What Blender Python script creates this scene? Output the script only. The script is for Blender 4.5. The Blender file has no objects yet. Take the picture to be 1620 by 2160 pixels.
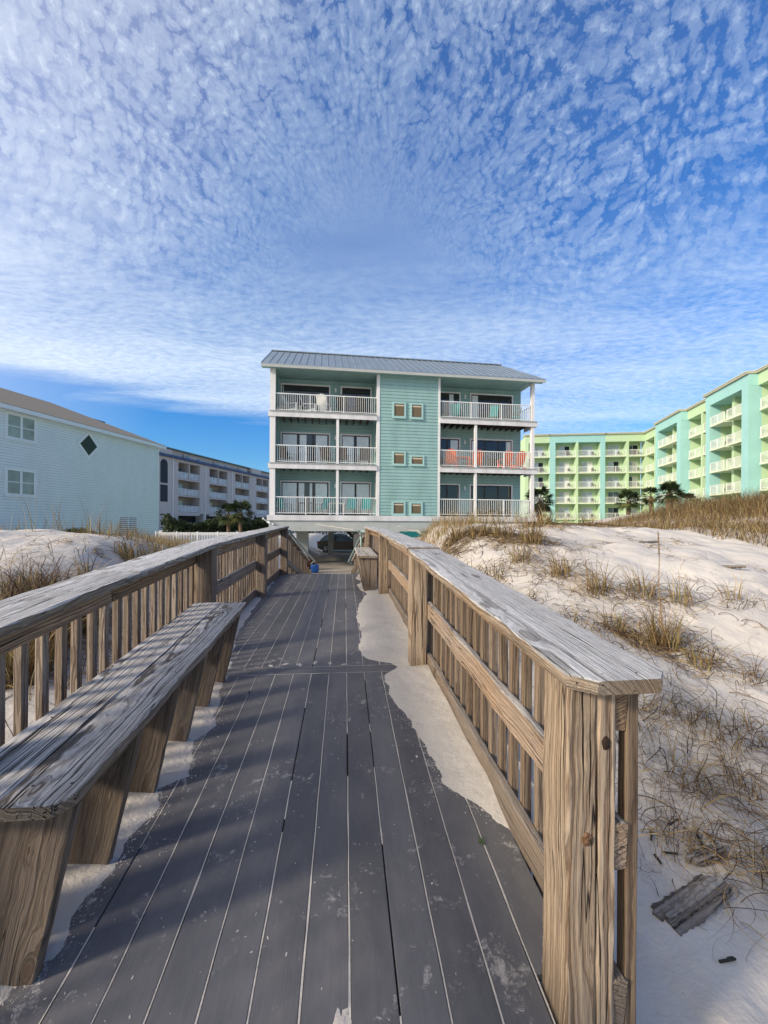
import bpy, math, random
import numpy as np
from mathutils import Vector, Matrix
R=math.radians
random.seed(7); rng=np.random.default_rng(7)
sc=bpy.context.scene; COL=sc.collection

# ------------------------------------------------------------------ materials
def newmat(name):
    m=bpy.data.materials.new(name); m.use_nodes=True
    nt=m.node_tree; nt.nodes.clear()
    out=nt.nodes.new('ShaderNodeOutputMaterial')
    b=nt.nodes.new('ShaderNodeBsdfPrincipled'); nt.links.new(b.outputs[0],out.inputs[0])
    return m,nt,b,out
class N:
    """tiny node helper"""
    def __init__(s,nt): s.nt=nt
    def n(s,t,**kw):
        x=s.nt.nodes.new(t)
        for k,v in kw.items(): setattr(x,k,v)
        return x
    def l(s,a,b): s.nt.links.new(a,b)
    def val(s,sock,v):
        if hasattr(v,'is_output') or isinstance(v,bpy.types.NodeSocket): s.l(v,sock)
        else: sock.default_value=v
    def m(s,op,a,b=0.0,c=None,clamp=False):
        x=s.n('ShaderNodeMath',operation=op,use_clamp=clamp); s.val(x.inputs[0],a); s.val(x.inputs[1],b)
        if c is not None: s.val(x.inputs[2],c)
        return x.outputs[0]
    def vm(s,op,a,b=(0,0,0)):
        x=s.n('ShaderNodeVectorMath',operation=op); s.val(x.inputs[0],a); s.val(x.inputs[1],b)
        return x.outputs['Value'] if op in('DOT_PRODUCT','LENGTH') else x.outputs[0]
    def noise(s,vec=None,scale=5,detail=3,rough=.5,dim='3D',w=None,dist=0,col=False):
        x=s.n('ShaderNodeTexNoise',noise_dimensions=dim)
        if vec is not None: s.l(vec,x.inputs['Vector'])
        if w is not None: s.val(x.inputs['W'],w)
        x.inputs['Scale'].default_value=scale; x.inputs['Detail'].default_value=detail
        x.inputs['Roughness'].default_value=rough; x.inputs['Distortion'].default_value=dist
        return x.outputs[1 if col else 0]
    def ramp(s,f,stops,interp='LINEAR'):
        x=s.n('ShaderNodeValToRGB'); cr=x.color_ramp; cr.interpolation=interp
        while len(cr.elements)<len(stops): cr.elements.new(.5)
        for e,(p,c) in zip(cr.elements,stops):
            e.position=p; e.color=(c,c,c,1) if isinstance(c,(int,float)) else (*c,1)
        s.val(x.inputs[0],f); return x.outputs[0]
    def mix(s,f,a,b,mode='MIX'):
        x=s.n('ShaderNodeMix',data_type='RGBA',blend_type=mode)
        s.val(x.inputs[0],f); 
        for sock,v in ((x.inputs[6],a),(x.inputs[7],b)):
            if isinstance(v,tuple) and len(v)==3: v=(*v,1)
            s.val(sock,v)
        return x.outputs[2]
    def map(s,vec,scale=(1,1,1),loc=(0,0,0),rot=(0,0,0)):
        x=s.n('ShaderNodeMapping'); s.l(vec,x.inputs[0]); x.inputs['Scale'].default_value=scale
        x.inputs['Location'].default_value=loc; x.inputs['Rotation'].default_value=rot; return x.outputs[0]
    def attr(s,name): return s.n('ShaderNodeAttribute',attribute_name=name)
    def bump(s,h,strength=.3,dist=.01,normal=None):
        x=s.n('ShaderNodeBump'); x.inputs['Strength'].default_value=strength; x.inputs['Distance'].default_value=dist
        s.l(h,x.inputs['Height']); 
        if normal is not None: s.l(normal,x.inputs['Normal'])
        return x.outputs[0]
    def sep(s,v):
        x=s.n('ShaderNodeSeparateXYZ'); s.l(v,x.inputs[0]); return x.outputs
    def comb(s,a,b,c):
        x=s.n('ShaderNodeCombineXYZ'); s.val(x.inputs[0],a); s.val(x.inputs[1],b); s.val(x.inputs[2],c); return x.outputs[0]

def wood(name,light,dark,greyl=(.50,.50,.51),greyd=(.085,.078,.075),grey_top=.95,grey_side=.15,F=95,crack=.5,knot=1.0,contrast=1.0,tilt=.55,soft=0.0):
    m,nt,b,out=newmat(name); k=N(nt)
    at=k.attr('gr'); P=at.outputs['Vector']; sd=k.attr('sd').outputs['Fac']
    a,y,z=k.sep(P)
    # warp along the board
    wv=k.noise(k.map(P,(1.3,5,5)),1,2,.5)
    wv2=k.noise(k.map(P,(5,22,22)),1,2,.6)
    # knots
    vo=k.n('ShaderNodeTexVoronoi',voronoi_dimensions='2D',feature='F1'); vo.inputs['Scale'].default_value=1.0
    vo.inputs['Randomness'].default_value=.95
    k.l(k.vm('ADD',k.map(P,(2.1,6.0,0)),k.vm('MULTIPLY',k.noise(k.map(P,(9,26,26)),1,2,.5,col=True),(.12,.12,0))),vo.inputs['Vector'])
    d=vo.outputs['Distance']; gate=k.m('MULTIPLY',k.m('SUBTRACT',k.sep(vo.outputs['Color'])[0],.50,None,True),2.4,None,True)
    kb=k.m('MULTIPLY',k.ramp(d,[(0,1.0),(.07,.62),(.16,.22),(.34,0)],'EASE'),gate)
    kb=k.m('MULTIPLY',kb,knot)
    kc=k.m('MULTIPLY',k.ramp(d,[(0,1),(.055,.9),(.085,0)]),gate)
    r=k.vm('LENGTH',k.comb(0,y,z))
    r=k.m('ADD',r,k.m('MULTIPLY',wv,.055)); r=k.m('ADD',r,k.m('MULTIPLY',wv2,.011)); r=k.m('ADD',r,k.m('MULTIPLY',k.noise(k.map(P,(14,110,110)),1,3,.65),.0065))
    r=k.m('ADD',r,k.m('MULTIPLY',kb,.05)); r=k.m('ADD',r,k.m('MULTIPLY',y,tilt))
    r=k.m('ADD',r,k.m('MULTIPLY',sd,3.7))
    ring=k.noise(None,F,2.5,.62,'1D',w=r)
    ring=k.ramp(ring,[(.30,0.0),(.42,.38),(.52,.78),(.70,1.0)])
    ring=k.m('ADD',k.m('MULTIPLY',ring,1-soft),.72*soft)
    fine=k.noise(k.map(P,(4,330,330)),1,4,.7); mott=k.noise(k.map(P,(9,40,40)),1,5,.7)
    big=k.noise(k.map(P,(1.1,4,4)),1,3,.6)
    cr=k.noise(k.map(P,(1.6,75,75)),1,2,.55)
    crk=k.ramp(cr,[(.30,1.0),(.345,0.0)])
    chk=k.noise(k.map(P,(.8,24,24),(3,1,2)),1,2,.45); chk=k.ramp(k.m('ABSOLUTE',k.m('SUBTRACT',chk,.47)),[(.0,1),(.0055,.9),(.010,0)])
    chk=k.m('MULTIPLY',chk,k.ramp(k.noise(k.map(P,(1.4,3,3)),1,1,.5),[(.46,0),(.54,1)]))
    crk=k.m('MAXIMUM',crk,chk)
    crk=k.m('MULTIPLY',crk,crack)
    cb=k.mix(ring,dark,light)
    cg=k.mix(ring,greyd,greyl)
    g=k.n('ShaderNodeNewGeometry'); nz=k.sep(g.outputs['Normal'])[2]
    up=k.ramp(nz,[(.3,0),(.75,1)])
    gf=k.m('ADD',k.m('MULTIPLY',up,grey_top-grey_side),grey_side)
    gf=k.m('ADD',gf,k.m('MULTIPLY',k.m('SUBTRACT',big,.5),.9)); gf=k.m('ADD',gf,k.m('MULTIPLY',k.m('SUBTRACT',sd,.5),.3),clamp=True)
    c=k.mix(gf,cb,cg)
    c=k.mix(k.m('MULTIPLY',kc,.8),c,k.mix(gf,(.13,.055,.022),(.16,.13,.11)))
    ringk=k.m('MULTIPLY',k.m('SUBTRACT',k.ramp(d,[(.06,0),(.075,1),(.10,1),(.13,0)]),0),gate)
    c=k.mix(k.m('MULTIPLY',ringk,.6),c,(.05,.03,.02))
    c=k.mix(k.m('MULTIPLY',k.ramp(fine,[(.38,0),(.68,1)]),.6),c,(.09,.068,.05))
    c=k.mix(k.m('MULTIPLY',k.ramp(mott,[(.40,1),(.60,0)]),.22),c,(.12,.10,.085))
    c=k.mix(crk,c,(.018,.013,.010))
    hs=k.n('ShaderNodeHueSaturation'); k.l(c,hs.inputs['Color']); hs.inputs['Saturation'].default_value=1
    k.l(k.m('ADD',.82,k.m('MULTIPLY',sd,.38)),hs.inputs['Value'])
    k.l(hs.outputs[0],b.inputs['Base Color'])
    b.inputs['Roughness'].default_value=.85
    b.inputs['Specular IOR Level'].default_value=.25
    h=k.m('SUBTRACT',k.m('ADD',ring,k.m('MULTIPLY',fine,.8)),k.m('MULTIPLY',crk,2.4))
    k.l(k.bump(h,.9*contrast,.0028),b.inputs['Normal'])
    return m

def plain(name,col,rough=.6,var=.12,scale=3,spec=.4,bump=0,bscale=60,metal=0,streak=False):
    m,nt,b,out=newmat(name); k=N(nt)
    tc=k.n('ShaderNodeTexCoord').outputs['Object']
    n1=k.noise(k.map(tc,(1,1,.25) if streak else (1,1,1)),scale,5,.6)
    c=k.mix(k.ramp(n1,[(.3,0),(.7,1)]),tuple(v*(1-var) for v in col),tuple(min(1,v*(1+var*.6)) for v in col))
    k.l(c,b.inputs['Base Color']); b.inputs['Roughness'].default_value=rough; b.inputs['Metallic'].default_value=metal
    b.inputs['Specular IOR Level'].default_value=spec
    if bump:
        k.l(k.bump(k.noise(tc,bscale,4,.6),bump,.01),b.inputs['Normal'])
    return m

def colattr(name,rough=.8,trans=.25):
    m,nt,b,out=newmat(name); k=N(nt)
    c=k.attr('col').outputs['Color']
    k.l(c,b.inputs['Base Color']); b.inputs['Roughness'].default_value=rough; b.inputs['Specular IOR Level'].default_value=.2
    t=k.n('ShaderNodeBsdfTranslucent'); k.l(c,t.inputs[0])
    mx=k.n('ShaderNodeMixShader'); mx.inputs[0].default_value=trans
    k.l(b.outputs[0],mx.inputs[1]); k.l(t.outputs[0],mx.inputs[2]); k.l(mx.outputs[0],out.inputs[0])
    return m

def sandmat():
    m,nt,b,out=newmat('white_sand'); k=N(nt)
    P=k.n('ShaderNodeNewGeometry').outputs['Position']
    n1=k.noise(P,.7,5,.6); n2=k.noise(P,9,5,.65); n3=k.noise(P,420,2,.6)
    c=k.mix(k.ramp(n1,[(.3,0),(.7,1)]),(.51,.468,.42),(.62,.575,.525))
    c=k.mix(k.m('MULTIPLY',k.ramp(n2,[(.52,0),(.8,1)]),.35),c,(.47,.42,.36))
    c=k.mix(k.m('MULTIPLY',k.ramp(n3,[(.55,0),(.75,1)]),.35),c,(.30,.26,.22))
    spk=k.noise(P,38,3,.7); c=k.mix(k.m('MULTIPLY',k.ramp(spk,[(.69,0),(.73,1)]),.55),c,(.14,.10,.07))
    k.l(c,b.inputs['Base Color']); b.inputs['Roughness'].default_value=.95; b.inputs['Specular IOR Level'].default_value=.15
    h=k.m('ADD',k.m('MULTIPLY',k.noise(P,6,5,.62),1.0),k.m('MULTIPLY',n3,.03))
    # dimples of old footprints
    vo=k.n('ShaderNodeTexVoronoi',feature='SMOOTH_F1'); vo.inputs['Scale'].default_value=4.2; k.l(P,vo.inputs['Vector'])
    h=k.m('ADD',h,k.m('MULTIPLY',vo.outputs['Distance'],.5))
    k.l(k.bump(h,.5,.05,None),b.inputs['Normal'])
    return m

def deckmat():
    m,nt,b,out=newmat('composite_deck'); k=N(nt)
    P=k.n('ShaderNodeNewGeometry').outputs['Position']; sd=k.attr('sd').outputs['Fac']
    gr=k.attr('gr').outputs['Vector']
    g1=k.noise(k.map(gr,(7,180,40)),1,3,.6); g2=k.noise(P,1.1,4,.6); g3=k.noise(k.map(gr,(1.2,20,5)),1,4,.6)
    c=k.mix(g2,(.112,.112,.124),(.140,.138,.147))
    c=k.mix(k.m('MULTIPLY',g1,.45),c,(.046,.044,.050))
    c=k.mix(k.m('MULTIPLY',k.ramp(g3,[(.5,0),(.8,1)]),.5),c,(.125,.118,.115))
    hs=k.n('ShaderNodeHueSaturation'); k.l(c,hs.inputs['Color']); k.l(k.m('ADD',.86,k.m('MULTIPLY',sd,.28)),hs.inputs['Value'])
    c=hs.outputs[0]
    # spilled sand: scuffs and specks with a ragged edge
    big=k.noise(P,1.5,2,.5); md=k.noise(P,9,4,.68,dist=.5); fn=k.noise(P,46,5,.78,dist=1.0)
    px_=k.sep(P)[0]; edge=k.m('MAXIMUM',k.ramp(k.m('ADD',px_,1.0),[(.0,1),(.42,0)]),k.ramp(px_,[(.02,0),(.62,1)]))
    area=k.m('ADD',k.m('MULTIPLY',k.ramp(big,[(.40,0),(.66,1)]),.7),k.m('MULTIPLY',edge,.35))
    patch=k.m('ADD',k.m('MULTIPLY',md,.62),k.m('MULTIPLY',fn,.45))
    patch=k.m('ADD',patch,k.m('MULTIPLY',area,.085))
    gran=k.noise(P,300,2,.7)
    s1=k.m('MULTIPLY',k.ramp(patch,[(.643,0),(.73,.9)]),k.ramp(gran,[(.35,.45),(.60,1)]))
    dust=k.m('MULTIPLY',k.ramp(k.m('ADD',fn,k.m('MULTIPLY',area,.10)),[(.62,0),(.80,.8)]),k.ramp(md,[(.40,0),(.68,1)]))
    film=k.m('MULTIPLY',k.ramp(k.noise(k.map(P,(1,.45,1)),3.2,5,.7),[(.42,0),(.85,.22)]),1.0)
    sm=k.m('MAXIMUM',s1,dust); sm=k.m('MAXIMUM',sm,film)
    c=k.mix(sm,c,(.50,.47,.44))
    k.l(c,b.inputs['Base Color'])
    k.l(k.ramp(sm,[(0,.62),(.5,.95)]),b.inputs['Roughness']); b.inputs['Specular IOR Level'].default_value=.32
    h=k.m('ADD',k.m('MULTIPLY',g1,.6),k.m('MULTIPLY',sm,1.2))
    k.l(k.bump(h,.5,.002),b.inputs['Normal'])
    return m

def glassmat(name,tint=(.6,.65,.68),refl=.25):
    m,nt,b,out=newmat(name); k=N(nt); nt.nodes.remove(b)
    t=k.n('ShaderNodeBsdfTransparent'); t.inputs[0].default_value=(*tint,1)
    g=k.n('ShaderNodeBsdfGlossy'); g.inputs['Roughness'].default_value=.02; g.inputs[0].default_value=(.9,.95,1,1)
    lw=k.n('ShaderNodeLayerWeight'); lw.inputs[0].default_value=.25
    f=k.m('ADD',k.m('MULTIPLY',lw.outputs['Fresnel'],.7),refl,clamp=True)
    mx=k.n('ShaderNodeMixShader'); k.l(f,mx.inputs[0]); k.l(t.outputs[0],mx.inputs[1]); k.l(g.outputs[0],mx.inputs[2])
    k.l(mx.outputs[0],out.inputs[0]); return m

M={}
M['cap']=wood('weathered_cap_timber',(.46,.34,.22),(.15,.09,.05),greyl=(.86,.86,.87),greyd=(.26,.255,.25),grey_top=1.25,grey_side=.30,F=155,crack=.7,soft=.15)
M['bench']=wood('weathered_bench_timber',(.44,.33,.22),(.12,.08,.045),greyl=(.88,.84,.79),greyd=(.12,.108,.10),grey_top=1.05,grey_side=.25,F=150,crack=1,soft=0)
M['rail']=wood('rail_timber',(.48,.32,.19),(.14,.075,.04),grey_top=.75,grey_side=.10,F=110,crack=.8,soft=.05)
M['post']=wood('post_timber',(.50,.37,.245),(.16,.09,.048),greyl=(.52,.47,.41),greyd=(.19,.15,.115),grey_top=.7,grey_side=.20,F=115,crack=1,soft=0)
M['brown']=wood('brown_timber',(.33,.23,.15),(.105,.065,.038),greyl=(.32,.295,.265),greyd=(.13,.11,.095),grey_top=.7,grey_side=.35,F=140,crack=.55,soft=.2)
M['balu']=wood('baluster_timber',(.39,.275,.18),(.13,.078,.045),greyl=(.48,.45,.41),greyd=(.17,.14,.12),grey_top=.7,grey_side=.35,F=110,crack=.5,knot=.4)
M['screw']=plain('rusty_screw',(.05,.03,.02),.7,.3,60)
M['balud']=wood('dark_baluster_timber',(.30,.205,.125),(.095,.055,.032),greyl=(.34,.30,.26),greyd=(.12,.10,.08),grey_top=.7,grey_side=.22,F=140,crack=.5,knot=.4)
M['knot']=plain('orange_brown_knot',(.19,.10,.05),.7,.75,90,bump=.5,bscale=120)
M['knothole']=plain('dark_knot_hole',(.035,.02,.012),.9,.6,120,bump=.8,bscale=150)
M['log']=wood('rotten_log_timber',(.24,.19,.15),(.07,.05,.04),greyl=(.34,.32,.30),greyd=(.085,.072,.065),grey_top=.7,grey_side=.5,F=90,crack=1,knot=.3)
M['sand']=sandmat(); M['deck']=deckmat(); M['grass']=colattr('dry_grass'); M['leaf']=colattr('palm_leaf',.55,.15)
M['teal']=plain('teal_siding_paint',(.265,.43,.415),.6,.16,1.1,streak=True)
M['tealline']=plain('painted_shade_under_teal_laps',(.165,.27,.255),.7,.3,4)  # darker teal, the lap shadow put into the colour
M['mintline']=plain('painted_shade_under_mint_laps',(.36,.41,.42),.7,.3,2)  # darker mint standing for shade beneath the laps
M['tealtrim']=plain('teal_window_trim_paint',(.34,.53,.50),.5,.05)
M['white']=plain('white_trim_paint',(.72,.71,.70),.5,.09,2.5,streak=True)
M['dirtywhite']=plain('stained_white_fascia_paint',(.66,.65,.65),.55,.22,1.6,streak=True)
M['rail_white']=plain('white_aluminium',(.74,.76,.74),.35,.04)
M['stucco']=plain('grey_stucco',(.42,.44,.42),.9,.10,2,bump=.3)
M['metal']=plain('galvanised_roof_metal',(.30,.35,.38),.42,.12,1.2,metal=.55,streak=True)
M['frame']=plain('dark_bronze_frame',(.035,.024,.02),.4,.1)
M['curtain']=plain('pale_curtain_cloth',(.82,.83,.80),.8,.1,6)
M['screen']=plain('brown_insect_screen',(.15,.115,.07),.8,.15,20)
M['blind']=plain('cream_blind',(.55,.47,.34),.7,.05)
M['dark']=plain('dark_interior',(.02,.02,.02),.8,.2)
M['soffit']=plain('dark_joist_timber',(.07,.06,.05),.8,.3)
M['glass']=glassmat('door_glass',(.95,.97,.97),.05)
M['hglass']=plain('blue_grey_glass',(.10,.14,.18),.08,.3,.4,spec=.8)
M['mint']=plain('pale_mint_siding_paint',(.62,.69,.70),.6,.06,1.2,streak=True)
M['minttrim']=plain('pale_mint_trim_paint',(.62,.67,.68),.5,.05)
M['shingle']=plain('tan_shingle',(.30,.245,.18),.9,.18,14,bump=.5,bscale=40)
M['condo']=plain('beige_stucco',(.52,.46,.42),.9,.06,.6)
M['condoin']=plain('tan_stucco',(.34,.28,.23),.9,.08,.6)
M['blue']=plain('blue_awning_metal',(.02,.05,.13),.5,.1)
M['greenroof']=plain('dull_teal_roof',(.10,.17,.17),.6,.1)
M['hgreen']=plain('lime_stucco',(.44,.59,.37),.9,.06,.5)
M['hteal']=plain('aqua_stucco',(.29,.53,.51),.9,.06,.5)
M['hslab']=plain('cream_slab_paint',(.62,.68,.52),.8,.05)
M['htrim']=plain('pale_cornice_paint',(.50,.54,.45),.7,.05)
M['htan']=plain('tan_roofedge',(.42,.40,.30),.7,.05)
M['concrete']=plain('concrete_slab',(.33,.29,.24),.85,.22,.8,bump=.2,bscale=30)
M['asphalt']=plain('asphalt',(.055,.06,.07),.9,.15,2,bump=.3)
M['turq']=plain('turquoise_fabric',(.04,.46,.44),.6,.08,8)
M['orange']=plain('orange_plastic',(.80,.13,.01),.45,.08,8)
M['blackm']=plain('black_metal',(.02,.02,.02),.4,.1)
M['dkbrown']=plain('dark_wicker',(.045,.035,.03),.7,.2,30)
M['whitep']=plain('white_chair_paint',(.75,.75,.72),.45,.05)
M['sail']=plain('turquoise_sail_cloth',(.02,.36,.42),.7,.08,4)
M['net']=plain('grey_net_cloth',(.40,.43,.38),.85,.12,8)
M['rope']=plain('pale_rope',(.62,.58,.50),.8,.1,8)
M['pipe']=plain('weathered_green_pipe',(.27,.36,.35),.5,.2,9,metal=.2)
M['carpaint']=plain('taupe_car_paint',(.10,.085,.072),.28,.04,2,spec=.6,metal=.4)
M['chrome']=plain('alloy_wheel',(.55,.55,.56),.3,.05,metal=.8)
M['rubber']=plain('tyre_rubber',(.015,.015,.016),.8,.1)
M['taillight']=plain('red_tail_lamp',(.22,.02,.015),.25,.05)
M['bluep']=plain('blue_plastic',(.01,.09,.32),.4,.08)
M['trunk']=plain('palm_trunk_fibre',(.16,.11,.07),.9,.35,18,bump=.8,bscale=26)
M['leafdark']=plain('dark_bud',(.03,.03,.02),.8,.2)

# ------------------------------------------------------------------ mesh builder
class MB:
    def __init__(s): s.v=[];s.f=[];s.mi=[];s.gr=[];s.sd=[];s.curseed=.5
    def add(s,vs,fs,mi=0,gr=None,seed=None):
        o=len(s.v); s.v+= [tuple(p) for p in vs]
        s.gr+= gr if gr is not None else [tuple(p) for p in vs]
        s.sd+= [seed if seed is not None else .5]*len(vs)
        s.f+=[tuple(i+o for i in f) for f in fs]; s.mi+=[mi]*len(fs); return s
    def box(s,x0,x1,y0,y1,z0,z1,mi=0):
        if x0>x1:x0,x1=x1,x0
        if y0>y1:y0,y1=y1,y0
        if z0>z1:z0,z1=z1,z0
        v=[(x0,y0,z0),(x1,y0,z0),(x1,y1,z0),(x0,y1,z0),(x0,y0,z1),(x1,y0,z1),(x1,y1,z1),(x0,y1,z1)]
        f=[(3,2,1,0),(4,5,6,7),(0,1,5,4),(1,2,6,5),(2,3,7,6),(3,0,4,7)]
        return s.add(v,f,mi)
    def quad(s,a,b,c,d,mi=0): return s.add([a,b,c,d],[(0,1,2,3)],mi)
    def prism(s,poly,lo,hi,axis='z',mi=0):
        n=len(poly); mk={'z':lambda p,h:(p[0],p[1],h),'y':lambda p,h:(p[0],h,p[1]),'x':lambda p,h:(h,p[0],p[1])}[axis]
        v=[mk(p,lo) for p in poly]+[mk(p,hi) for p in poly]
        f=[tuple(range(n))[::-1],tuple(range(n,2*n))]+[(i,(i+1)%n,n+(i+1)%n,n+i) for i in range(n)]
        return s.add(v,f,mi)
    def tube(s,pts,r,n=6,mi=0,cap=True):
        pts=[Vector(p) for p in pts]; rr=r if isinstance(r,(list,tuple)) else [r]*len(pts)
        v=[];f=[];prev=None
        for i,p in enumerate(pts):
            a=(pts[min(i+1,len(pts)-1)]-pts[max(i-1,0)]).normalized()
            ref=prev if prev is not None else (Vector((0,0,1)) if abs(a.z)<.9 else Vector((1,0,0)))
            u=(ref-a*ref.dot(a)).normalized(); w=a.cross(u); prev=u
            for j in range(n):
                t=2*math.pi*j/n; v.append(tuple(p+(u*math.cos(t)+w*math.sin(t))*rr[i]))
        for i in range(len(pts)-1):
            for j in range(n):
                k=(j+1)%n; f.append((i*n+j,i*n+k,(i+1)*n+k,(i+1)*n+j))
        if cap: f.append(tuple(range(n))[::-1]); f.append(tuple(range((len(pts)-1)*n,len(pts)*n)))
        return s.add(v,f,mi)
    def cyl(s,c,r,h,n=16,axis='z',mi=0,r2=None):
        c=Vector(c); d={'z':Vector((0,0,1)),'y':Vector((0,1,0)),'x':Vector((1,0,0))}[axis]
        return s.tube([c,c+d*h],[r,r if r2 is None else r2],n,mi)
    def board(s,p0,p1,w,t,up=(0,0,1),bev=.004,jit=.0015,seg=.12,mi=0,wprof=None,pith=None):
        """timber from p0 to p1, w wide (sideways) and t thick (along up), grain along it"""
        p0=Vector(p0);p1=Vector(p1); L=(p1-p0).length; a=(p1-p0)/L; up=Vector(up)
        side=a.cross(up).normalized(); u=side.cross(a).normalized()
        n=max(1,int(L/seg)); st=[L*i/n for i in range(n+1)]
        if wprof: st=sorted(set([x for x in st if all(abs(x-q[0])>.015 for q in wprof)]+[q[0] for q in wprof]))
        seed=random.random(); off=random.random()*20
        if pith is None: pith=(random.uniform(-.35,.35)*w, random.choice((-1,1))*random.uniform(.3,1.2)*max(t,.05))
        hw,ht=w/2,t/2; b=min(bev,hw*.5,ht*.5)
        sec=[(-hw,-ht+b),(-hw,ht-b),(-hw+b,ht),(hw-b,ht),(hw,ht-b),(hw,-ht+b),(hw-b,-ht),(-hw+b,-ht)]
        v=[];gr=[]
        ph=[random.random()*6 for _ in range(8)]
        for x in st:
            fl,fr=0,0
            if wprof:
                for (q0,l0,r0),(q1,l1,r1) in zip(wprof[:-1],wprof[1:]):
                    if q0-1e-6<=x<=q1+1e-6:
                        tt=(x-q0)/(q1-q0) if q1>q0 else 0; fl=l0+(l1-l0)*tt; fr=r0+(r1-r0)*tt
            for j,(q,h) in enumerate(sec):
                jj=random.uniform(-jit,jit)+jit*1.2*math.sin(x*9+ph[j//2])
                kk=random.uniform(-jit,jit)*.6
                qq=q+jj; hh=h+kk
                if q<0: qq+=fl
                else: qq-=fr
                v.append(p0+a*x+side*qq+u*hh); gr.append((x+off,qq-pith[0],hh-pith[1]))
        f=[]
        m=len(st)
        for i in range(m-1):
            for j in range(8):
                k2=(j+1)%8; f.append((i*8+j,(i+1)*8+j,(i+1)*8+k2,i*8+k2))
        f.append(tuple(range(8))); f.append(tuple(range((m-1)*8,m*8))[::-1])
        # orientation: make outward
        return s.add(v,f,mi,gr,seed)
    def build(s,name,mats,parent=None,world=True,smooth=False,col=None,tag=None,fixn=True):
        me=bpy.data.meshes.new(name)
        off=Vector((0,0,0))
        vs=s.v
        if parent is not None and world:
            off=root_loc(parent); vs=[(p[0]-off.x,p[1]-off.y,p[2]-off.z) for p in s.v]
        me.from_pydata(vs,[],s.f)
        if not isinstance(mats,(list,tuple)): mats=[mats]
        for m in mats: me.materials.append(m)
        if len(mats)>1: me.polygons.foreach_set('material_index',s.mi)
        A=me.attributes.new('gr','FLOAT_VECTOR','POINT'); A.data.foreach_set('vector',np.array(s.gr,dtype=np.float32).ravel())
        A=me.attributes.new('sd','FLOAT','POINT'); A.data.foreach_set('value',np.array(s.sd,dtype=np.float32))
        if fixn:
            import bmesh
            bm=bmesh.new(); bm.from_mesh(me); bmesh.ops.recalc_face_normals(bm,faces=bm.faces); bm.to_mesh(me); bm.free()
        if smooth: me.polygons.foreach_set('use_smooth',[True]*len(me.polygons))
        me.update()
        o=bpy.data.objects.new(name,me); COL.objects.link(o)
        if parent is not None: o.parent=parent
        if tag: settag(o,*tag)
        return o
def root_loc(p):
    l=Vector((0,0,0))
    while p is not None: l+=p.location; p=p.parent
    return l
def settag(o,label=None,cat=None,group=None,kind=None):
    if label: o['label']=label
    if cat: o['category']=cat
    if group: o['group']=group
    if kind: o['kind']=kind
    return o
def empty(name,loc,rz=0,label=None,cat=None,group=None,kind=None):
    o=bpy.data.objects.new(name,None); COL.objects.link(o); o.location=loc; o.rotation_euler=(0,0,rz)
    o.empty_display_size=.2
    return settag(o,label,cat,group,kind)
def copy_tree(o,parent=None):
    c=o.copy(); COL.objects.link(c); c.parent=parent
    for ch in list(o.children): copy_tree(ch,c)
    return c
def inst(o,loc,parent,rz=0):
    c=o.copy(); COL.objects.link(c); c.parent=parent; c.location=loc; c.rotation_euler=(0,0,rz); return c

# ------------------------------------------------------------------ terrain
def S(a,b,x):
    t=np.clip((x-a)/(b-a),0,1); return t*t*(3-2*t)
def vnoise(x,y,seed=0):
    xi=np.floor(x).astype(np.int64); yi=np.floor(y).astype(np.int64); xf=x-xi; yf=y-yi
    def h(a,b):
        n=(a*374761393+b*668265263+seed*1442695)&0x7fffffff; n=((n^(n>>13))*1274126177)&0x7fffffff
        return ((n^(n>>16))&0xffff)/65535.
    u=xf*xf*(3-2*xf); v=yf*yf*(3-2*yf)
    return (h(xi,yi)*(1-u)+h(xi+1,yi)*u)*(1-v)+(h(xi,yi+1)*(1-u)+h(xi+1,yi+1)*u)*v
def fbm(x,y,o=4,seed=0):
    s=0;a=.5
    for i in range(o): s=s+a*vnoise(x*2**i,y*2**i,seed+i); a*=.5
    return s-.47
def deckz(Y): return np.where(Y<3.42,1.237+.072*Y,1.483+.0215*(Y-3.42))
def ground(X,Y):
    X=np.asarray(X,float);Y=np.asarray(Y,float)
    base=1.10+.25*S(2,8,Y)-.10*S(0,-6,Y)
    far=1.0*S(-3.4,-5.5,X)*(1-S(24,40,Y))
    z=base*(1-S(9,14,Y))+far*S(9,14,Y)
    # right dune
    rx=S(.75,2.7,X)
    cz=2.66-.35*S(3.2,.9,X)
    prof=S(1.2,9.4,Y)
    zr=base+(cz-base)*prof
    zr=zr-(zr)*S(11.2,18,Y)*(1-S(7,9.5,X))
    zr=zr+ .55*S(10.5,15,X)*S(5.5,12,Y)-.16*S(6.8,7.8,X)*S(11.5,9.5,X)*S(8,11,Y) - zr*S(19,27,Y)*S(7,9.5,X)
    zr=np.maximum(zr,0)
    z=z*(1-rx)+zr*rx
    # left dune
    lx=S(-1.75,-4.2,X)
    zl=base+(2.50-base)*S(2.4,6.9,Y)
    zl=zl-(zl-1.95)*S(7.6,10.5,Y); zl=zl-(zl-1.0)*S(13,19,Y)*(1-S(-8,-11,X)); zl=zl-(zl-1.3)*S(14,24,Y)*S(-8,-11,X)
    zl=zl-.35*S(-5.2,-9,X)*S(9,6,Y)
    zl=zl-zl*S(60,90,Y)
    z=z*(1-lx)+zl*lx
    rough=np.clip(1-S(13,20,Y),0,1)*np.where((X>-1.5)&(X<.95),.25,1.0)
    z=z+rough*(.24*fbm(X*.55,Y*.55,3,3)+.13*fbm(X*1.9,Y*1.9,3,9)+.045*fbm(X*6,Y*6,3,21))
    lim=deckz(Y)-.10
    on=(X>-1.45)&(X<.80)&(Y<9)
    z=np.where(on,np.minimum(z,lim),z)
    return z
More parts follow.
